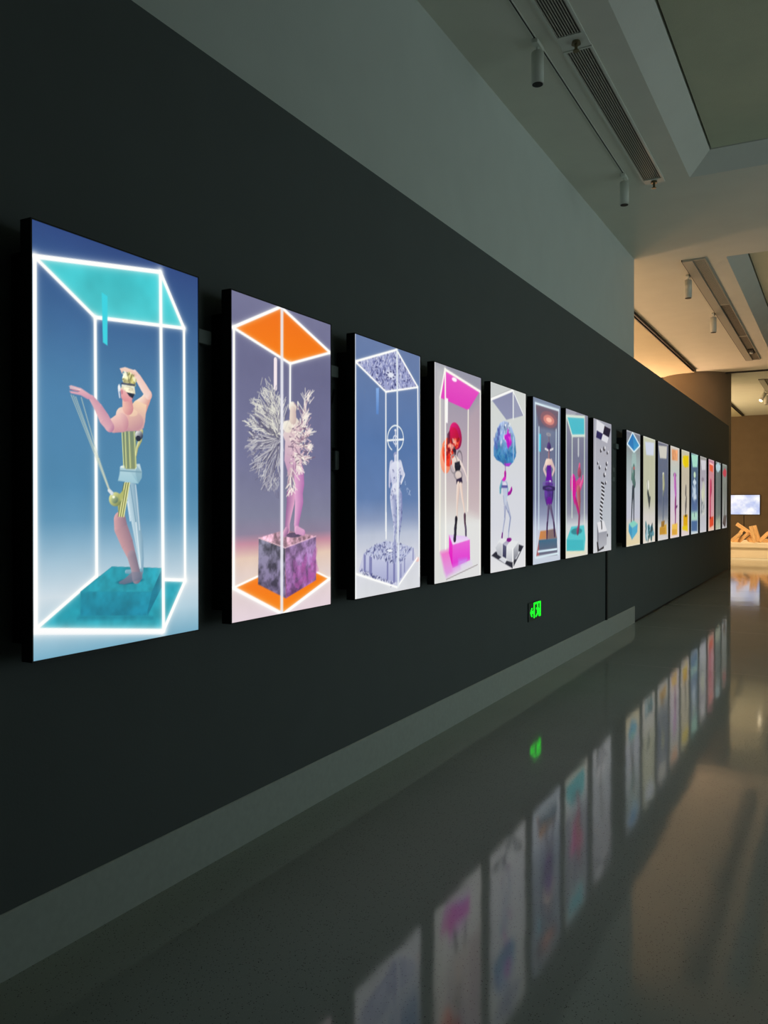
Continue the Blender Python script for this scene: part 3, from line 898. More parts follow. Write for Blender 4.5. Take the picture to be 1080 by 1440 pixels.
    A.seg((374, 995), (378, 1235), 2.0, (250, 250, 250))
    A.k(*K)
    A.seg((84, 90), (92, 2460), 1.6, (248, 248, 246)); A.seg((522, 235), (528, 2370), 1.6, (246, 246, 240))
    return A


def art_violet(W):
    K = (735, 540, 5.333)
    A = Art(W, [(749.4, 559.7), (787.1, 573.8), (787.9, 785.6), (750, 792.2)], K)
    A.bg([(0, (124, 138, 162)), (.3, (104, 112, 140)), (.6, (112, 120, 150)), (.7, (140, 148, 176)), (.78, (188, 194, 212)), (.9, (206, 210, 222)), (1, (196, 206, 220))])
    A.poly([(95, 155), (265, 210), (255, 360), (120, 330)], (112, 92, 108), col2=(96, 98, 122), soft=2)
    A.ell((195, 275), 62, 60, (150, 96, 104), a=.7); A.ell((195, 278), 40, 36, (226, 140, 128), a=.85); A.ell((195, 278), 20, 17, (252, 186, 164))
    A.poly([(135, 1095), (245, 1080), (258, 1150), (125, 1160)], (208, 134, 72), col2=(150, 120, 110), vert=False)
    A.poly([(190, 1090), (245, 1080), (258, 1150), (190, 1155)], (112, 100, 110), .7)
    A.poly([(125, 1160), (258, 1150), (262, 1275), (105, 1290)], (62, 104, 132), col2=(110, 100, 120))
    A.poly([(105, 1290), (125, 1165), (128, 1285)], (180, 90, 90), .8)
    A.seg((120, 1246), (258, 1230), 2.2, (214, 236, 246))
    A.poly([(118, 375), (137, 380), (136, 510), (118, 505)], (62, 196, 224))
    # figure
    A.limb([(193, 385, 5), (195, 440, 6)], (90, 80, 100), (140, 130, 150)); A.ell((193, 384), 12, 8, (150, 150, 160), ring=1.6)
    A.ell((196, 480), 15, 40, (48, 34, 84), (90, 66, 130)); A.seg((168, 488), (190, 500), 2.4, (222, 216, 220)); A.seg((204, 500), (226, 490), 2.4, (222, 216, 220))
    A.limb([(196, 520, 7), (196, 570, 9)], (120, 90, 110), (176, 140, 140))
    A.limb([(180, 585, 9), (160, 640, 7), (178, 685, 5)], (190, 160, 165), (236, 214, 206)); A.limb([(214, 585, 9), (236, 640, 7), (222, 680, 5)], (190, 160, 165), (230, 206, 200))
    A.ell((196, 595), 26, 34, (214, 180, 170), (246, 224, 206))
    A.poly([(182, 610), (212, 610), (216, 700), (178, 700)], (84, 24, 140), col2=(110, 30, 160))
    A.ell((198, 800), 34, 120, (52, 36, 96), (110, 64, 166), tex=A.noise(9, 5), tamt=.35); A.poly([(180, 680), (214, 680), (222, 740), (172, 740)], (108, 20, 160))
    A.ell((198, 750), 40, 20, (110, 96, 160), ring=1.4); A.ell((198, 780), 40, 14, (44, 34, 84), ring=1.6); A.ell((206, 727), 6, 6, (240, 230, 246))
    A.ell((200, 880), 20, 38, (110, 20, 150), a=.8)
    A.limb([(194, 920, 10), (188, 1020, 7), (184, 1080, 6), (184, 1140, 5)], (60, 48, 84), (128, 116, 150)); A.limb([(210, 920, 10), (228, 1000, 7), (238, 1060, 6), (240, 1130, 5)], (60, 48, 84), (128, 116, 150))
    A.limb([(186, 1040, 6), (184, 1145, 5)], (34, 18, 54), (70, 40, 90)); A.limb([(234, 1040, 6), (240, 1130, 5)], (34, 18, 54), (70, 40, 90))
    A.neon([((95, 152), (266, 208)), ((95, 152), (100, 1290)), ((266, 208), (268, 1270)), ((122, 330), (124, 1080)), ((248, 350), (248, 1060)), ((105, 1290), (268, 1262))], 2.2, (214, 232, 240), glow=1.4, ga=.4)
    return A


def art_pinkbird(W):
    K = (735, 540, 5.333)
    A = Art(W, [(795.4, 575.6), (825.9, 585.9), (826.3, 778.1), (795.4, 783.4)], K)
    A.bg([(0, (136, 138, 156)), (.3, (116, 118, 142)), (.6, (124, 126, 150)), (.7, (140, 142, 160)), (.78, (204, 208, 212)), (.9, (222, 222, 214)), (1, (222, 220, 206))])
    A.poly([(322, 190), (410, 215), (380, 245), (322, 240)], (170, 172, 184), .7)
    A.poly([(328, 245), (460, 252), (462, 388), (370, 390)], (74, 186, 202))
    A.poly([(330, 1160), (365, 1060), (460, 1050), (470, 1150), (462, 1250), (330, 1240)], (84, 196, 202))
    A.poly([(330, 1155), (455, 1160), (455, 1250), (330, 1240)], (64, 182, 192))
    A.ell((405, 1095), 40, 24, (40, 120, 132), a=.8)
    A.seg((416, 420), (416, 528), 6.0, (198, 202, 206), .9)
    A.limb([(425, 610, 8), (420, 660, 10)], (190, 60, 110), (236, 110, 150))
    A.ell((424, 660), 14, 40, (120, 60, 80), (190, 90, 120))
    A.ell((378, 740), 20, 70, (170, 14, 120), (230, 60, 170)); A.poly([(362, 690), (384, 690), (400, 800), (390, 910), (368, 800)], (206, 24, 150))
    A.poly([(395, 730), (430, 690), (440, 760), (425, 790), (400, 800)], (222, 70, 150), col2=(190, 60, 120))
    A.limb([(430, 770, 9), (448, 720, 7), (450, 690, 5)], (200, 60, 130), (240, 120, 170))
    A.limb([(418, 800, 17), (422, 870, 14), (424, 940, 8)], (140, 70, 80), (206, 120, 126))
    A.limb([(396, 860, 9), (414, 930, 8), (424, 980, 6), (420, 1060, 6), (412, 1095, 8)], (150, 24, 96), (214, 50, 140))
    A.limb([(424, 980, 9), (420, 1060, 8), (412, 1095, 11)], (90, 50, 70), (140, 90, 110), a=.7)
    A.neon([((328, 245), (460, 252)), ((460, 252), (462, 388)), ((462, 388), (370, 390)), ((370, 390), (328, 245)), ((460, 388), (462, 1050)), ((370, 390), (370, 990)), ((326, 245), (328, 1250))], 2.8, (214, 226, 214), glow=1.6, ga=.4)
    A.seg((328, 1255), (465, 1252), 4, (226, 222, 196), .9)
    return A


def art_checker(W):
    K = (830, 580, 6.857)
    A = Art(W, [(834, 589.1), (859.9, 597.8), (859.9, 772.1), (834.8, 775.9)], K)
    A.bg([(0, (158, 160, 172)), (.25, (172, 172, 182)), (.5, (176, 180, 190)), (.75, (182, 188, 196)), (1, (206, 208, 212))])
    A.poly([(60, 75), (198, 168), (165, 305), (55, 250)], (218, 218, 224))
    A.poly([(138, 135), (198, 168), (182, 250), (122, 215)], (26, 24, 50)); A.poly([(62, 182), (122, 215), (106, 275), (55, 250)], (38, 36, 86))
    rng = np.random.RandomState(4)
    for (x, y, r) in ((102, 378, 8), (134, 360, 10), (165, 400, 7), (90, 540, 8), (72, 500, 6), (158, 505, 9), (150, 555, 7), (137, 612, 10), (150, 690, 7)):
        A.ell((x, y), r, r * 2.2, (20, 20, 28), (90, 90, 100)); A.ell((x + 8, y - 10), r * .7, r * 1.6, (236, 236, 240), a=.8)
    for i in range(12):
        t = i / 11
        x = 116 + 9 * math.sin(t * 6 + .6); y = 690 + 400 * t
        hw_ = 13 - 4 * t
        A.seg((x - hw_, y + 8), (x + hw_, y + 26), 2.2, (226, 228, 234), .9); A.seg((x - hw_, y - 8), (x + hw_, y + 10), 2.6, (16, 18, 26), 1)
    A.poly([(68, 1060), (135, 1042), (165, 1140), (85, 1155)], (222, 222, 226))
    A.poly([(70, 1060), (85, 1155), (85, 1320), (72, 1240)], (120, 122, 132)); A.poly([(85, 1155), (165, 1140), (162, 1265), (85, 1320)], (150, 152, 162), col2=(180, 182, 190))
    A.poly([(68, 1240), (78, 1240), (90, 1310), (135, 1280), (136, 1300), (75, 1332)], (28, 28, 36)); A.ell((170, 1180), 5, 16, (40, 40, 48))
    A.seg((112, 1060), (115, 1110), 5, (24, 24, 32))
    A.seg((52, 90), (48, 1330), 1.6, (226, 228, 232), .6)
    return A


def simple(W, K, quad, stops, ops):
    A = Art(W, crop_quad(K, quad), K)
    A.bg(stops)
    ops(A)
    q = quad
    for i in range(4):
        A.seg(q[i], q[(i + 1) % 4], 3.5, (214, 218, 214), .55)
    return A


KA = (875, 600, 8.475)
KB = (940, 620, 10.28)


def a9(A):
    A.poly([(125, 85), (210, 240), (142, 312), (62, 215)], (40, 124, 186), col2=(62, 160, 206))
    A.poly([(125, 85), (142, 312), (62, 215)], (36, 110, 176), .7)
    A.neon([((125, 82), (210, 240)), ((210, 240), (142, 312)), ((142, 312), (62, 215)), ((62, 215), (125, 82))], 3, (220, 240, 246), glow=0)
    A.poly([(120, 320), (165, 320), (170, 480), (115, 480)], (160, 196, 190), .6, soft=2)
    A.limb([(140, 490, 12), (142, 560, 14), (135, 620, 20), (150, 680, 14)], (44, 70, 70), (110, 150, 140)); A.ell((142, 500), 8, 18, (190, 90, 90)); A.limb([(120, 500, 5), (116, 620, 7)], (60, 90, 84), (110, 150, 140))
    A.limb([(130, 740, 12), (122, 900, 8), (114, 1120, 6)], (24, 34, 42), (70, 84, 94)); A.limb([(138, 740, 12), (142, 900, 8), (142, 1110, 6)], (24, 34, 42), (70, 84, 94))
    A.poly([(85, 1150), (140, 1110), (188, 1150), (125, 1200)], (130, 206, 190)); A.poly([(85, 1150), (125, 1200), (122, 1338), (82, 1240)], (58, 150, 190)); A.poly([(125, 1200), (188, 1150), (184, 1245), (122, 1338)], (74, 168, 204))


def a10(A):
    A.poly([(270, 190), (378, 205), (372, 355), (285, 345)], (204, 212, 228))
    for x in (280, 330, 372):
        A.seg((x, 360), (x, 1000), 2, (206, 206, 180), .6)
    A.ell((308, 700), 14, 60, (226, 226, 214)); A.seg((300, 650), (304, 760), 3, (90, 96, 84))
    A.limb([(308, 790, 10), (322, 870, 14), (326, 960, 5)], (30, 40, 44), (90, 100, 96)); A.limb([(336, 850, 6), (328, 960, 4)], (34, 44, 50), (90, 100, 96)); A.seg((328, 960), (330, 1090), 2, (190, 190, 180))
    A.poly([(285, 1180), (375, 1170), (378, 1300), (282, 1320)], (150, 186, 190))
    A.blotch([(285, 1180), (375, 1170), (378, 1300), (282, 1320)], [(20, 70, 76), (60, 120, 130), (214, 226, 230), (18, 48, 60), (90, 150, 170)], 40, 5, .8, 3)


def a11(A):
    A.poly([(432, 235), (530, 250), (525, 395), (450, 385)], (202, 200, 190))
    for x in (440, 470, 510):
        A.seg((x, 400), (x, 1050), 2, (100, 112, 136), .6)
    A.ell((490, 575), 10, 22, (222, 226, 218)); A.limb([(492, 620, 14), (496, 700, 16), (490, 800, 10)], (120, 126, 104), (206, 206, 168)); A.limb([(488, 820, 14), (490, 1000, 12), (490, 1100, 8)], (70, 84, 104), (110, 120, 136), a=.7)
    A.poly([(452, 1200), (530, 1160), (535, 1280), (452, 1285)], (206, 160, 62)); A.poly([(470, 1130), (510, 1120), (505, 1190), (470, 1200)], (150, 110, 50)); A.poly([(452, 1205), (515, 1200), (515, 1280), (452, 1285)], (190, 140, 52))


def a12(A):
    A.poly([(42, 130), (128, 150), (128, 300), (48, 285)], (226, 158, 112), tex=A.noise(9, 3), tamt=.2)
    A.ell((90, 500), 20, 34, (46, 36, 58), (110, 96, 116)); A.limb([(92, 540, 18), (96, 640, 20), (104, 760, 16), (104, 860, 12)], (150, 66, 150), (214, 140, 210)); A.limb([(104, 860, 14), (102, 960, 14), (106, 1100, 9), (104, 1210, 9)], (110, 36, 100), (170, 80, 150)); A.seg((110, 960), (128, 940), 5, (90, 50, 96))
    A.poly([(58, 1200), (135, 1180), (135, 1345), (58, 1350)], (232, 188, 84)); A.poly([(58, 1270), (125, 1270), (125, 1345), (58, 1350)], (214, 160, 60))


def a13(A):
    A.ell((245, 300), 44, 86, (222, 190, 10), (246, 220, 30)); A.poly([(205, 225), (288, 215), (290, 375), (235, 385)], (226, 196, 12))
    A.poly([(215, 390), (285, 385), (285, 600), (215, 600)], (190, 180, 160), .6, soft=2)
    A.limb([(252, 670, 10), (250, 740, 13), (254, 780, 5)], (70, 66, 66), (140, 136, 130)); A.limb([(258, 820, 10), (252, 920, 16), (250, 1010, 10)], (52, 50, 50), (150, 146, 140))
    A.poly([(205, 1230), (282, 1200), (285, 1300), (205, 1275)], (226, 196, 16)); A.poly([(218, 1070), (282, 1060), (280, 1215), (218, 1220)], (218, 164, 14)); A.ell((254, 1075), 14, 18, (70, 56, 20))


def a14(A):
    A.poly([(325, 205), (428, 212), (418, 388), (350, 390)], (160, 216, 196))
    A.ell((380, 500), 16, 44, (196, 222, 190)); A.ell((380, 610), 26, 36, (196, 212, 222)); A.limb([(378, 620, 14), (384, 690, 6)], (170, 190, 206), (214, 226, 232))
    A.blotch([(350, 700), (405, 690), (408, 850), (355, 830)], [(190, 208, 220), (130, 160, 190), (220, 230, 236)], 34, 7, .7, 2)
    A.poly([(340, 880), (420, 880), (420, 1030), (340, 1030)], (66, 96, 150), .6, soft=3); A.poly([(335, 1040), (425, 1030), (425, 1150), (335, 1150)], (166, 208, 190), soft=2); A.poly([(335, 1160), (425, 1155), (425, 1300), (335, 1300)], (66, 104, 150)); A.seg((378, 1050), (380, 1090), 5, (50, 70, 100))


def a15(A):
    A.poly([(460, 275), (540, 280), (535, 420), (480, 420)], (204, 202, 210)); A.seg((462, 300), (482, 540), 3, (140, 140, 146), .7)
    A.ell((495, 560), 20, 34, (130, 122, 136), a=.9); A.seg((510, 690), (496, 760), 5, (60, 60, 66)); A.blotch([(480, 640), (530, 640), (530, 900), (480, 880)], [(206, 210, 176), (190, 194, 176)], 20, 9, .6, 3)
    A.blotch([(475, 880), (530, 870), (520, 1050), (480, 1060)], [(96, 110, 116), (140, 150, 156), (206, 208, 196)], 26, 6, .7, 4)


def a16(A):
    A.poly([(590, 320), (645, 350), (645, 455), (592, 425)], (226, 92, 62)); A.neon([((590, 315), (648, 348)), ((648, 348), (646, 460))], 4, (240, 190, 190), glow=0)
    A.limb([(612, 620, 14), (612, 700, 16), (606, 800, 9), (606, 1000, 10), (608, 1120, 10)], (150, 20, 70), (206, 40, 100))
    A.poly([(595, 1110), (655, 1090), (655, 1220), (597, 1255)], (212, 70, 44)); A.ell((608, 1110), 10, 20, (130, 20, 40)); A.seg((640, 1040), (640, 1080), 4, (160, 110, 140))


def a17(A):
    A.poly([(682, 340), (715, 297), (752, 340), (748, 400), (715, 440), (690, 400)], (172, 202, 210))
    A.limb([(715, 480, 5), (712, 700, 10), (715, 900, 8), (712, 1050, 8)], (92, 104, 104), (140, 148, 142), a=.7)
    A.blotch([(695, 1130), (750, 1120), (752, 1240), (690, 1260)], [(150, 160, 140), (176, 184, 160), (110, 124, 120)], 24, 9, .6, 2)


def a18(A):
    A.poly([(782, 430), (812, 378), (838, 420), (836, 480), (815, 505), (785, 470)], (184, 62, 80))
    A.limb([(815, 600, 6), (818, 800, 8), (812, 1000, 12), (815, 1080, 12)], (84, 92, 90), (130, 138, 132)); A.poly([(800, 1060), (845, 1060), (830, 1235), (785, 1180)], (90, 86, 84), col2=(70, 64, 66)); A.seg((790, 1180), (825, 1240), 5, (40, 36, 40))


PICS = [
    (lambda: art_harp(270), 'large lightbox picturing a golden-torsoed harp figure in a blue neon box with turquoise ceiling'),
    (lambda: art_feathers(200), 'lightbox picturing a feather-winged pink-legged figure on a marbled cube with orange floor'),
    (lambda: art_lace(165), 'lightbox picturing a pale lace-patterned figure with a ring halo on blue'),
    (lambda: art_redwings(130), 'lightbox picturing a black-booted figure with glossy red wings on a magenta cube'),
    (lambda: art_jelly(120), 'white lightbox picturing a thin figure beneath a big blue jelly dome'),
    (lambda: art_violet(96), 'lightbox picturing a figure in a violet bubble dress under a glowing orange spot'),
    (lambda: art_pinkbird(88), 'lightbox picturing a magenta bird-like dancer on a turquoise block'),
    (lambda: art_checker(100), 'grey lightbox picturing black and white fragments below a tilted checkerboard'),
    (lambda: simple(64, KA, [(52, 50), (212, 110), (214, 1390), (54, 1422)], [(0, (120, 124, 140)), (.12, (132, 138, 142)), (.25, (150, 166, 166)), (.5, (182, 190, 198)), (.75, (190, 192, 206)), (.85, (214, 206, 180)), (1, (222, 206, 166))], a9), 'lightbox with a blue diamond above a thin figure on a blue cube'),
    (lambda: simple(60, KA, [(246, 120), (390, 172), (398, 1360), (254, 1390)], [(0, (196, 200, 176)), (.2, (184, 186, 160)), (.6, (186, 188, 164)), (.75, (206, 202, 196)), (1, (222, 212, 200))], a10), 'olive-tinted lightbox with a pale square above a dark thin shape and green clump'),
    (lambda: simple(56, KA, [(424, 180), (545, 230), (550, 1335), (430, 1357)], [(0, (104, 106, 124)), (.15, (96, 106, 128)), (.6, (88, 100, 124)), (.75, (130, 136, 146)), (.85, (196, 194, 186)), (1, (204, 202, 204))], a11), 'slate-blue lightbox with a cream square above a pale figure on an ochre block'),
    (lambda: simple(52, KB, [(22, 75), (150, 128), (160, 1375), (32, 1400)], [(0, (206, 196, 186)), (.15, (196, 192, 182)), (.25, (186, 194, 186)), (.5, (200, 194, 206)), (1, (224, 206, 206))], a12), 'lightbox with a peach square above a purple figure on a yellow block'),
    (lambda: simple(48, KB, [(182, 130), (298, 162), (305, 1352), (188, 1370)], [(0, (196, 192, 166)), (.3, (190, 180, 158)), (.6, (196, 188, 170)), (1, (216, 202, 202))], a13), 'beige lightbox with a yellow round panel above a dark figure on a yellow block'),
    (lambda: simple(48, KB, [(322, 180), (432, 212), (435, 1330), (328, 1347)], [(0, (70, 110, 130)), (.2, (74, 102, 128)), (.6, (72, 98, 130)), (.75, (120, 150, 170)), (1, (190, 206, 214))], a14), 'teal-blue lightbox with a mint square above pale blobs and a blue block'),
    (lambda: simple(44, KB, [(450, 218), (548, 245), (553, 1315), (455, 1325)], [(0, (140, 140, 136)), (.15, (160, 156, 166)), (.4, (172, 170, 182)), (.7, (180, 182, 186)), (1, (190, 192, 202))], a15), 'pale grey lightbox with a lilac square above grey smudges'),
    (lambda: simple(44, KB, [(573, 255), (660, 285), (662, 1290), (576, 1303)], [(0, (190, 130, 150)), (.3, (196, 136, 144)), (.7, (206, 150, 160)), (1, (226, 186, 166))], a16), 'pink lightbox with red panels above and below a crimson figure'),
    (lambda: simple(40, KB, [(680, 285), (755, 308), (760, 1270), (680, 1282)], [(0, (96, 108, 108)), (.5, (92, 104, 104)), (.8, (104, 116, 114)), (.9, (150, 158, 142)), (1, (166, 172, 162))], a17), 'dark grey-green lightbox with a pale blue hexagon at its top'),
    (lambda: simple(40, KB, [(775, 320), (842, 340), (848, 1255), (775, 1267)], [(0, (120, 130, 124)), (.4, (120, 128, 122)), (.8, (146, 150, 148)), (1, (186, 186, 190))], a18), 'grey lightbox with a dark red hexagon beside the column'),
]

# left and right edges of each screen along the wall (metres)
SY = [2.160, 3.130, 4.130, 5.096, 6.042, 6.987, 7.917, 8.890, 10.390, 11.352, 12.335, 13.290, 14.270, 15.250, 16.275, 17.365, 18.405, 19.480]
SX = -2.20
SZ0, SZ1 = 1.012, 2.390
BW = 0.0045


def display_mesh(A, w_, h_):
    """grid facing +x, centred on y, from z=0; colour attribute holds the picture"""
    W, Hh = A.W, A.Hh
    nv = (W + 1) * (Hh + 1)
    co = np.zeros((Hh + 1, W + 1, 3), np.float32)
    co[..., 1] = (A.X / W - 0.5) * w_
    co[..., 2] = (1 - A.Y / Hh) * h_
    idx = np.arange(nv, dtype=np.int32).reshape(Hh + 1, W + 1)
    q = np.stack([idx[1:, :-1], idx[1:, 1:], idx[:-1, 1:], idx[:-1, :-1]], -1).reshape(-1, 4)
    me = bpy.data.meshes.new('display')
    me.vertices.add(nv)
    me.vertices.foreach_set('co', co.reshape(-1))
    nq = len(q)
    me.loops.add(nq * 4)
    me.loops.foreach_set('vertex_index', q.reshape(-1))
    me.polygons.add(nq)
    me.polygons.foreach_set('loop_start', np.arange(0, nq * 4, 4, dtype=np.int32))
    me.update(calc_edges=True)
    at = me.color_attributes.new('picture', 'FLOAT_COLOR', 'POINT')
    c = np.ones((nv, 4), np.float32)
    c[:, :3] = lin(A.img.reshape(-1, 3))
    at.data.foreach_set('color', c.reshape(-1))
    me.materials.append(M_ART)
    return me


for i, ((fn, label), yc) in enumerate(zip(PICS, SY)):
    wid = 0.775 if i < 9 else 0.80
    if i > 13: wid = 0.83
    hgt = SZ1 - SZ0
    root = empty('lightbox_screen', (SX, yc, SZ0))
    tag(root, label, 'lightbox', 'lightbox screens along the dark wall')
    bm = bmesh.new()
    h2 = wid / 2
    # slim black tray: back plate and four rims standing round the picture
    bx(bm, (-0.048, -h2, 0), (-0.004, h2, hgt))
    bx(bm, (-0.004, -h2, 0), (0.001, -h2 + BW, hgt)); bx(bm, (-0.004, h2 - BW, 0), (0.001, h2, hgt))
    bx(bm, (-0.004, -h2 + BW, 0), (0.001, h2 - BW, BW)); bx(bm, (-0.004, -h2 + BW, hgt - BW), (0.001, h2 - BW, hgt))
    obj('frame', bm, M_BLACK, root)
    A = fn()
    me = display_mesh(A, wid - 2 * BW, hgt - 2 * BW)
    d = bpy.data.objects.new('display', me)
    COL.objects.link(d)
    d.parent = root
    d.location = (-0.002, 0, BW)
    box('rear_housing', (-0.119, -h2 + 0.02, 0.05), (-0.048, h2 - 0.02, hgt - 0.09), M_BLACK, root, 0.004)

HW = {y: ((0.775 if i < 9 else 0.80 if i < 14 else 0.83) / 2 - 0.017) for i, y in enumerate(SY)}
# mounting rails on the dark wall
for (y0_, y1_, lab) in ((1.80, 9.62, 'long grey mounting rail on the dark wall behind the eight nearer lightboxes'), (9.86, 19.9, 'long grey mounting rail on the dark wall behind the ten farther lightboxes')):
    r_ = empty('mounting_rail', (WX, y0_, 2.16))
    tag(r_, lab, 'rail')
    ysx = [y for y in SY if y0_ - .6 < y < y1_ + .6]
    gaps = [(a_ + HW[a_], b_ - HW[b_]) for a_, b_ in zip(ysx, ysx[1:])]
    if y0_ < 3: gaps.append((ysx[-1] + HW[ysx[-1]], y1_))
    else: gaps.insert(0, (y0_, ysx[0] - HW[ysx[0]]))
    for g0, g1 in gaps:
        if g1 - g0 > .03:
            box('rail_section', (0.0, g0 - y0_ + 0.002, 0), (0.035, g1 - y0_ - 0.035, 0.058), M_GREY, r_, 0.003)


def cable(name, pts, label, r=0.004):
    o = obj(name, tube(bmesh.new(), pts, r), M_CABLE, None, True)
    return tag(o, label, 'cable')


def smooth_pts(pts, n=5):
    P = [Vector(p) for p in pts]
    out = []
    for i in range(len(P) - 1):
        p0, p1, p2, p3 = P[max(i - 1, 0)], P[i], P[i + 1], P[min(i + 2, len(P) - 1)]
        for k in range(n):
            t = k / n
            out.append(0.5 * ((2 * p1) + (p2 - p0) * t + (2 * p0 - 5 * p1 + 4 * p2 - p3) * t * t + (3 * p1 - p0 - 3 * p2 + p3) * t ** 3))
    out.append(P[-1])
    return out


CG = 'power leads hanging between lightboxes'
for yb, lab in ((3.70, 'thin black power lead looping beside the lace figure lightbox'), (4.665, 'thin black power lead looping beside the red-winged figure lightbox')):
    o = cable('power_cable', smooth_pts([(WX + .008, yb + .03, 2.10), (WX + .008, yb - .015, 1.98), (WX + .008, yb - .03, 1.86), (WX + .008, yb - .01, 1.76), (WX + .008, yb + .04, 1.70)]), lab)
    o['group'] = CG
for (y_, z_, lab) in ((3.722, 1.74, 'small grey power adapter on the wall beside the lace figure lightbox'), (4.605, 1.67, 'small grey power adapter on the wall beside the red-winged figure lightbox')):
    r_ = empty('power_adapter', (WX, y_, z_))
    tag(r_, lab, 'adapter', 'power adapters between lightboxes')
    b_ = box('body', (0, -0.018, -0.055), (0.03, 0.018, 0.045), M_GREY, r_, 0.006)
    box('plug_pin', (0.008, -0.006, 0.045), (0.022, 0.006, 0.06), M_BLACK, b_)
for (y_, z_, lab) in ((9.84, 1.86, 'small grey wall plate between the checkerboard and blue diamond lightboxes, the upper one'), ):
    r_ = empty('label_plate', (WX, y_, z_))  # artwork label plate with a dark inset
    tag(r_, lab, 'wall plate')
    box('plate', (0, -0.06, -0.08), (0.012, 0.06, 0.08), M_GREY, r_, 0.004)
    box('plate_inset', (0.012, -0.03, -0.03), (0.015, 0.03, 0.03), M_DARK, r_)

tag(box('cable_conduit', (WX, 9.50, 0.213), (WX + 0.018, 9.545, 2.10), M_CABLE, None, 0.003), 'black vertical cable conduit running down from the checkerboard lightbox to the baseboard', 'conduit')

# green emergency exit sign
sg = empty('exit_sign', (WX, 6.99, 0.515))
tag(sg, 'small dark square sign with glowing green running figure and arrow low on wall', 'exit sign')
box('housing', (0, -0.165, 0), (0.014, 0.165, 0.16), M_SIGN, sg, 0.004)


def flat(name, polys, mat, parent, x, t=0.002):
    bm_ = bmesh.new()
    for pl in polys:
        prism_yz(bm_, pl, x, x + t)
    return obj(name, bm_, mat, parent)


flat('arrow', [[(-0.135, 0.075), (-0.098, 0.112), (-0.080, 0.112), (-0.105, 0.086), (-0.055, 0.086), (-0.055, 0.064), (-0.105, 0.064), (-0.080, 0.038), (-0.098, 0.038)]], M_GREEN, sg, 0.014)
flat('door_symbol', [[(-0.040, 0.022), (-0.022, 0.022), (-0.022, 0.138), (0.122, 0.138), (0.122, 0.022), (0.140, 0.022), (0.140, 0.152), (-0.040, 0.152)]], M_GREEN, sg, 0.014)
circ = [(0.062 + 0.013 * math.cos(k * .5236), 0.120 + 0.013 * math.sin(k * .5236)) for k in range(12)]
flat('running_figure', [circ,
                        [(0.020, 0.100), (0.050, 0.106), (0.082, 0.104), (0.086, 0.070), (0.060, 0.060), (0.045, 0.066), (0.052, 0.092), (0.026, 0.088)],
                        [(0.060, 0.060), (0.086, 0.070), (0.060, 0.046), (0.020, 0.026), (0.006, 0.030), (0.044, 0.052)],
                        [(0.066, 0.066), (0.086, 0.070), (0.104, 0.048), (0.112, 0.024), (0.098, 0.024), (0.090, 0.042)],
                        [(0.080, 0.100), (0.104, 0.088), (0.112, 0.070), (0.102, 0.066), (0.094, 0.080), (0.080, 0.086)]], M_GREEN, sg, 0.014)


# ------------------------------------------------------------------ ceiling services
def track(name, x, y0_, y1_, label, wdt=0.02, hgt_=0.012, mat=None):
    r_ = empty(name, (x, y0_, H))
    tag(r_, label, 'lighting track')
    L = y1_ - y0_
    box('channel', (-wdt, 0, -hgt_), (-wdt / 2, L, 0), mat or M_WPLASTIC, r_)
    box('channel', (wdt / 2, 0, -hgt_), (wdt, L, 0), mat or M_WPLASTIC, r_)
    box('conductor_slot', (-wdt / 2, 0, -hgt_ * .6), (wdt / 2, L, 0), M_SLOT, r_)
    return r_


def grille(x0, x1, y0_, y1_, label, n=10):
    r_ = empty('air_grille', (x0, y0_, H))
    tag(r_, label, 'air vent', 'linear ceiling air grilles')
    Wd, L = x1 - x0, y1_ - y0_
    box('backing', (0, 0, -0.003), (Wd, L, 0), M_SLOT, r_)
    bm_ = bmesh.new()
    bx(bm_, (-0.012, -0.01, -0.014), (0.004, L + 0.01, 0)); bx(bm_, (Wd - 0.004, -0.01, -0.014), (Wd + 0.012, L + 0.01, 0))
    bx(bm_, (0.004, -0.01, -0.014), (Wd - 0.004, 0.006, 0)); bx(bm_, (0.004, L - 0.006, -0.014), (Wd - 0.004, L + 0.01, 0))
    obj('frame', bm_, M_WPLASTIC, r_)
    sl = bx(bmesh.new(), (-0.0036, 0.006, -0.010), (0.0036, L - 0.006, -0.003))
    first = obj('slat', sl, M_SLAT, r_)
    for k in range(n):
        o = first if k == 0 else first.copy()
        if k:
            COL.objects.link(o)
        o.parent = r_
        o.location.x = Wd * (k + .5) / n
    return r_


def sprinkler(x, y, label):
    r_ = empty('sprinkler_head', (x, y, H))
    tag(r_, label, 'sprinkler', 'ceiling sprinkler heads')
    obj('escutcheon', cyl(bmesh.new(), (0, 0, -0.02), (0, 0, 0), 0.032, 0.026, 20), M_BRASS, r_)
    obj('stem', cyl(bmesh.new(), (0, 0, -0.062), (0, 0, -0.02), 0.011, seg=12), M_BRASS, r_)
    obj('deflector', cyl(bmesh.new(), (0, 0, -0.068), (0, 0, -0.062), 0.022, seg=16), M_BRASS, r_)


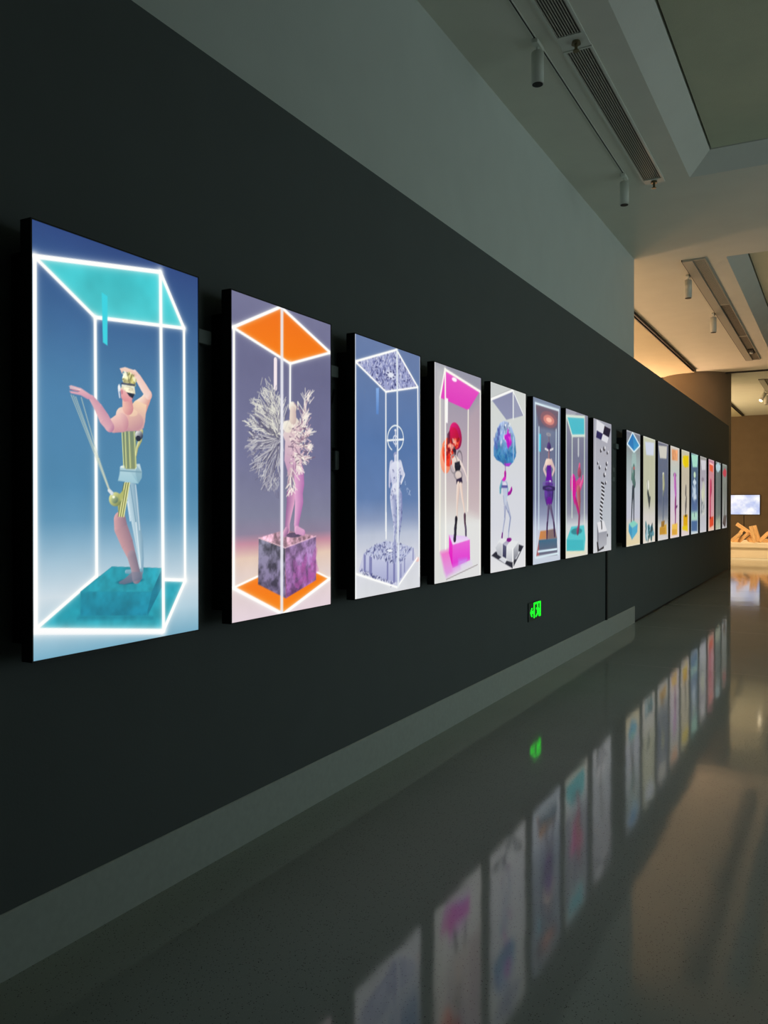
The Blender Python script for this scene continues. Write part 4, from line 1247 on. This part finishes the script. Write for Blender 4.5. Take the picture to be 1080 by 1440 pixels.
def spot(x, y, label, lit=False, tilt=(0, 0), s=1.0, z=H, mat=None):
    r_ = empty('track_spotlight', (x, y, z))
    tag(r_, label, 'spotlight', 'ceiling track spotlights')
    mt = mat or M_WPLASTIC
    box('adapter', (-0.022, -0.07, -0.03), (0.022, 0.07, 0), mt, r_, 0.004)
    obj('stem', cyl(bmesh.new(), (0, 0, -0.075), (0, 0, -0.028), 0.010, seg=12), mt, r_)
    R = Matrix.Translation((0, 0, -0.09)) @ Matrix.Rotation(tilt[0], 4, 'X') @ Matrix.Rotation(tilt[1], 4, 'Y')
    bm_ = cyl(bmesh.new(), (0, 0, -0.19 * s), (0, 0, 0.03), 0.042 * s, seg=28)
    bmesh.ops.bevel(bm_, geom=[e for e in bm_.edges if abs(e.verts[0].co.z - e.verts[1].co.z) < 1e-5 and e.verts[0].co.z > 0], offset=0.008, segments=2, affect='EDGES')
    bm_.transform(R)
    b_ = obj('barrel', bm_, mt, r_, False)
    for p in b_.data.polygons: p.use_smooth = len(p.vertices) == 4
    bm_ = cyl(bmesh.new(), (0, 0, -0.194 * s), (0, 0, -0.1899 * s), 0.036 * s, seg=24)
    bm_.transform(R)
    obj('lens', bm_, M_LAMP if lit else M_SLOT, b_)
    return r_


track('lighting_track', -1.82, 3.0, 8.28, 'thin black-slotted lighting track on the ceiling above the nearer lightboxes', 0.011, 0.008)
grille(-1.69, -1.515, 3.0, 5.56, 'long linear air grille before the sprinkler junction plate')
grille(-1.69, -1.515, 5.76, 8.38, 'long linear air grille ending near the coffer corner')
for (y0_, y1_, lab) in ((5.572, 5.748, 'white cover plate with sprinkler between the two long air grilles'), (8.392, 8.50, 'white cover plate with sprinkler at the end of the long air grilles')):
    cp = tag(box('cover_plate', (-1.70, y0_, H - 0.008), (-1.505, y1_, H), M_WPLASTIC, None, 0.002), lab, 'plate')
for (x, y, lab) in ((-1.585, 5.655, 'small brass sprinkler head between the two long air grilles'), (-1.60, 8.445, 'small brass sprinkler head at the end of the long air grilles')):
    sprinkler(x, y, lab)
for o in bpy.data.objects:
    if o.name.startswith('sprinkler_head'):
        o.location.z = H - 0.008
spot(-1.82, 5.55, 'white cylindrical spotlight hanging from the track beside the sprinkler junction', z=H - 0.008)
spot(-1.82, 8.16, 'white cylindrical spotlight hanging near the end of the slotted track', z=H - 0.008)

# service strip in the warm-lit bay
us = empty('service_strip', (-1.81, 11.35, H))
tag(us, 'long grey ceiling strip with mesh grille above the farther lightboxes', 'ceiling strip')
UL = 19.75 - 11.35
box('strip_plate', (0.012, 0, -0.03), (0.135, UL, 0), M_UNIT, us)
box('track_slot', (0.0, 0, -0.022), (0.012, UL, 0), M_SLOT, us)
box('edge_frame', (0.278, 0, -0.02), (0.290, UL, 0), M_UNIT, us)
box('mesh_panel', (0.135, 0.08, -0.012), (0.278, 2.72, 0), M_MESH, us)
box('mesh_panel', (0.135, 2.78, -0.012), (0.278, 5.52, 0), M_MESH, us)
box('mesh_panel', (0.135, 5.58, -0.012), (0.278, UL - 0.05, 0), M_MESH, us)
for yy in (0.0, 2.72, 5.52, UL - 0.05):
    box('cross_bar', (0.135, yy, -0.02), (0.278, yy + 0.06, 0), M_UNIT, us)
n_sl = 9
sl0 = obj('slat', bx(bmesh.new(), (-0.004, 0.08, -0.018), (0.004, 2.72, -0.012)), M_SLAT, us)
for k in range(n_sl):
    o = sl0 if k == 0 else sl0.copy()
    if k: COL.objects.link(o)
    o.parent = us
    o.location.x = 0.135 + 0.143 * (k + .5) / n_sl
box('junction_box', (0.16, 7.0, -0.035), (0.25, 7.5, -0.012), M_SLOT, us)
lampb = cyl(bmesh.new(), (0.205, 7.25, -0.07), (0.205, 7.25, -0.035), 0.035, 0.025, 16)
obj('sensor', lampb, M_WPLASTIC, us)
spot(-1.845, 12.15, 'slim white spotlight at the start of the grey service strip', s=1.15)
spot(-1.845, 14.75, 'slim white spotlight midway along the grey service strip', s=1.15)

# strip and lit spots over the plinth
us2 = empty('service_strip', (-1.81, 22.9, H))
tag(us2, 'short grey ceiling strip with lit spotlights beyond the column', 'ceiling strip')
box('strip_plate', (0.012, 0, -0.03), (0.135, 5.0, 0), M_UNIT, us2)
box('track_slot', (0.0, 0, -0.022), (0.012, 5.0, 0), M_SLOT, us2)
box('mesh_panel', (0.135, 0.05, -0.012), (0.278, 4.95, 0), M_MESH, us2)
box('edge_frame', (0.278, 0, -0.02), (0.290, 5.0, 0), M_UNIT, us2)
spot(-1.845, 25.3, 'lit spotlight tilted toward the heap of wooden blocks', True, (math.radians(-28), math.radians(22)), 1.2)
spot(-1.845, 25.9, 'white spotlight hanging straight beside the lit one beyond the column', False, (0, 0), 1.2)

track('lighting_track', -2.985, 11.1, 20.6, 'black lighting track on the warm-lit ceiling beside the side bay', 0.035, 0.05, M_SLOT)
track('lighting_track', -2.985, 22.8, 31.7, 'black lighting track on the ceiling beyond the column', 0.035, 0.05, M_SLOT)

# ------------------------------------------------------------------ far end of the hall
pl = empty('plinth', (-2.98, 26.0, 0))
tag(pl, 'long low cream plinth carrying a heap of wooden blocks', 'plinth')
box('base', (0.0, 0.03, 0), (5.0, 2.2, 0.30), M_PLINTH, pl, 0.004)
box('top_slab', (-0.03, 0, 0.30), (5.03, 2.23, 0.44), M_PLINTH, pl, 0.008)

PZ = 0.44


def block(cx0, cy0, cx1, cy1, yy, pose, th=0.13, yaw=0.0, roll=0.0):
    """a squared wooden beam leaning between two points of the heap"""
    f = lambda cx, cy: ((-2.779 + (cx - 96) * .00233), PZ + max((656 - cy) * .00256, 0.0))
    (x0, z0), (x1, z1) = f(cx0, cy0), f(cx1, cy1)
    L = math.hypot(x1 - x0, z1 - z0)
    bm_ = bx(bmesh.new(), (-L / 2, -th * .55, -th * .37), (L / 2, th * .55, th * .37), 0.006)
    o = obj('wooden_block', bm_, M_WOOD)
    ang = math.atan2(z1 - z0, x1 - x0)
    o.rotation_euler = (roll, -ang, yaw)
    o.location = ((x0 + x1) / 2, yy, (z0 + z1) / 2)
    # rest the lowest corner on the plinth or on its neighbours
    bpy.context.view_layer.update()
    lo = min((o.matrix_world @ v.co).z for v in o.data.vertices)
    o.location.z += PZ + 0.001 - lo
    tag(o, 'squared orange-brown wooden block %s in the heap on the cream plinth' % pose, 'wooden block', 'wooden blocks heaped on the plinth')
    return o


LEAN, FLAT, STEEP, LONG = 'leaning slantwise', 'lying flat', 'standing steeply on end', 'longest of all'
for a in ((100, 640, 215, 545, 26.14, LEAN), (322, 470, 372, 650, 26.14, STEEP), (540, 645, 640, 540, 26.14, LEAN),
          (185, 645, 300, 548, 26.31, LEAN), (415, 640, 525, 535, 26.31, LEAN), (700, 645, 790, 540, 26.31, LEAN),
          (352, 465, 408, 650, 26.48, STEEP), (90, 645, 190, 645, 26.48, FLAT), (600, 645, 720, 645, 26.48, FLAT),
          (285, 640, 400, 640, 26.65, FLAT), (440, 640, 560, 640, 26.65, FLAT), (132, 468, 427, 656, 26.82, LONG),
          (250, 650, 340, 575, 26.99, LEAN), (400, 650, 490, 560, 26.99, LEAN), (110, 650, 185, 530, 27.16, LEAN)):
    block(*a)

tv = empty('video_screen', (-2.975, 31.99, 1.18))
tag(tv, 'bright bluish-white cloudy wall screen above the wooden heap', 'screen')
box('casing', (-0.52, -0.05, 0), (0.52, 0.0, 0.70), M_BLACK, tv, 0.006)


def cloud_screen():
    A = Art(90, [(0, 0), (90, 0), (90, 160), (0, 160)], (0, 0, 1))
    yy = A.Y.copy()
    A.Y = yy * .374
    n1, n2 = A.noise(30, 5, 4), A.noise(11, 6, 3)
    A.Y = yy
    t = np.clip((n1 - .5) * 2.2 + .55 + (n2 - .5) * .6, 0, 1)[..., None]
    A.img = rgb(184, 198, 240) * (1 - t) + rgb(250, 251, 255) * t
    return A


A = cloud_screen()
me = display_mesh(A, 1.016, 0.676)
d = bpy.data.objects.new('display', me)
COL.objects.link(d)
d.parent = tv
d.location = (0, -0.0515, 0.012)
d.rotation_euler = (0, 0, -math.pi / 2)
cable('screen_cable', [(-2.98, 31.985, 1.175), (-2.98, 31.985, 0.8), (-2.98, 31.985, 0.3), (-2.98, 31.985, 0.02)], 'thin black cable running down the brown wall below the screen', 0.008)
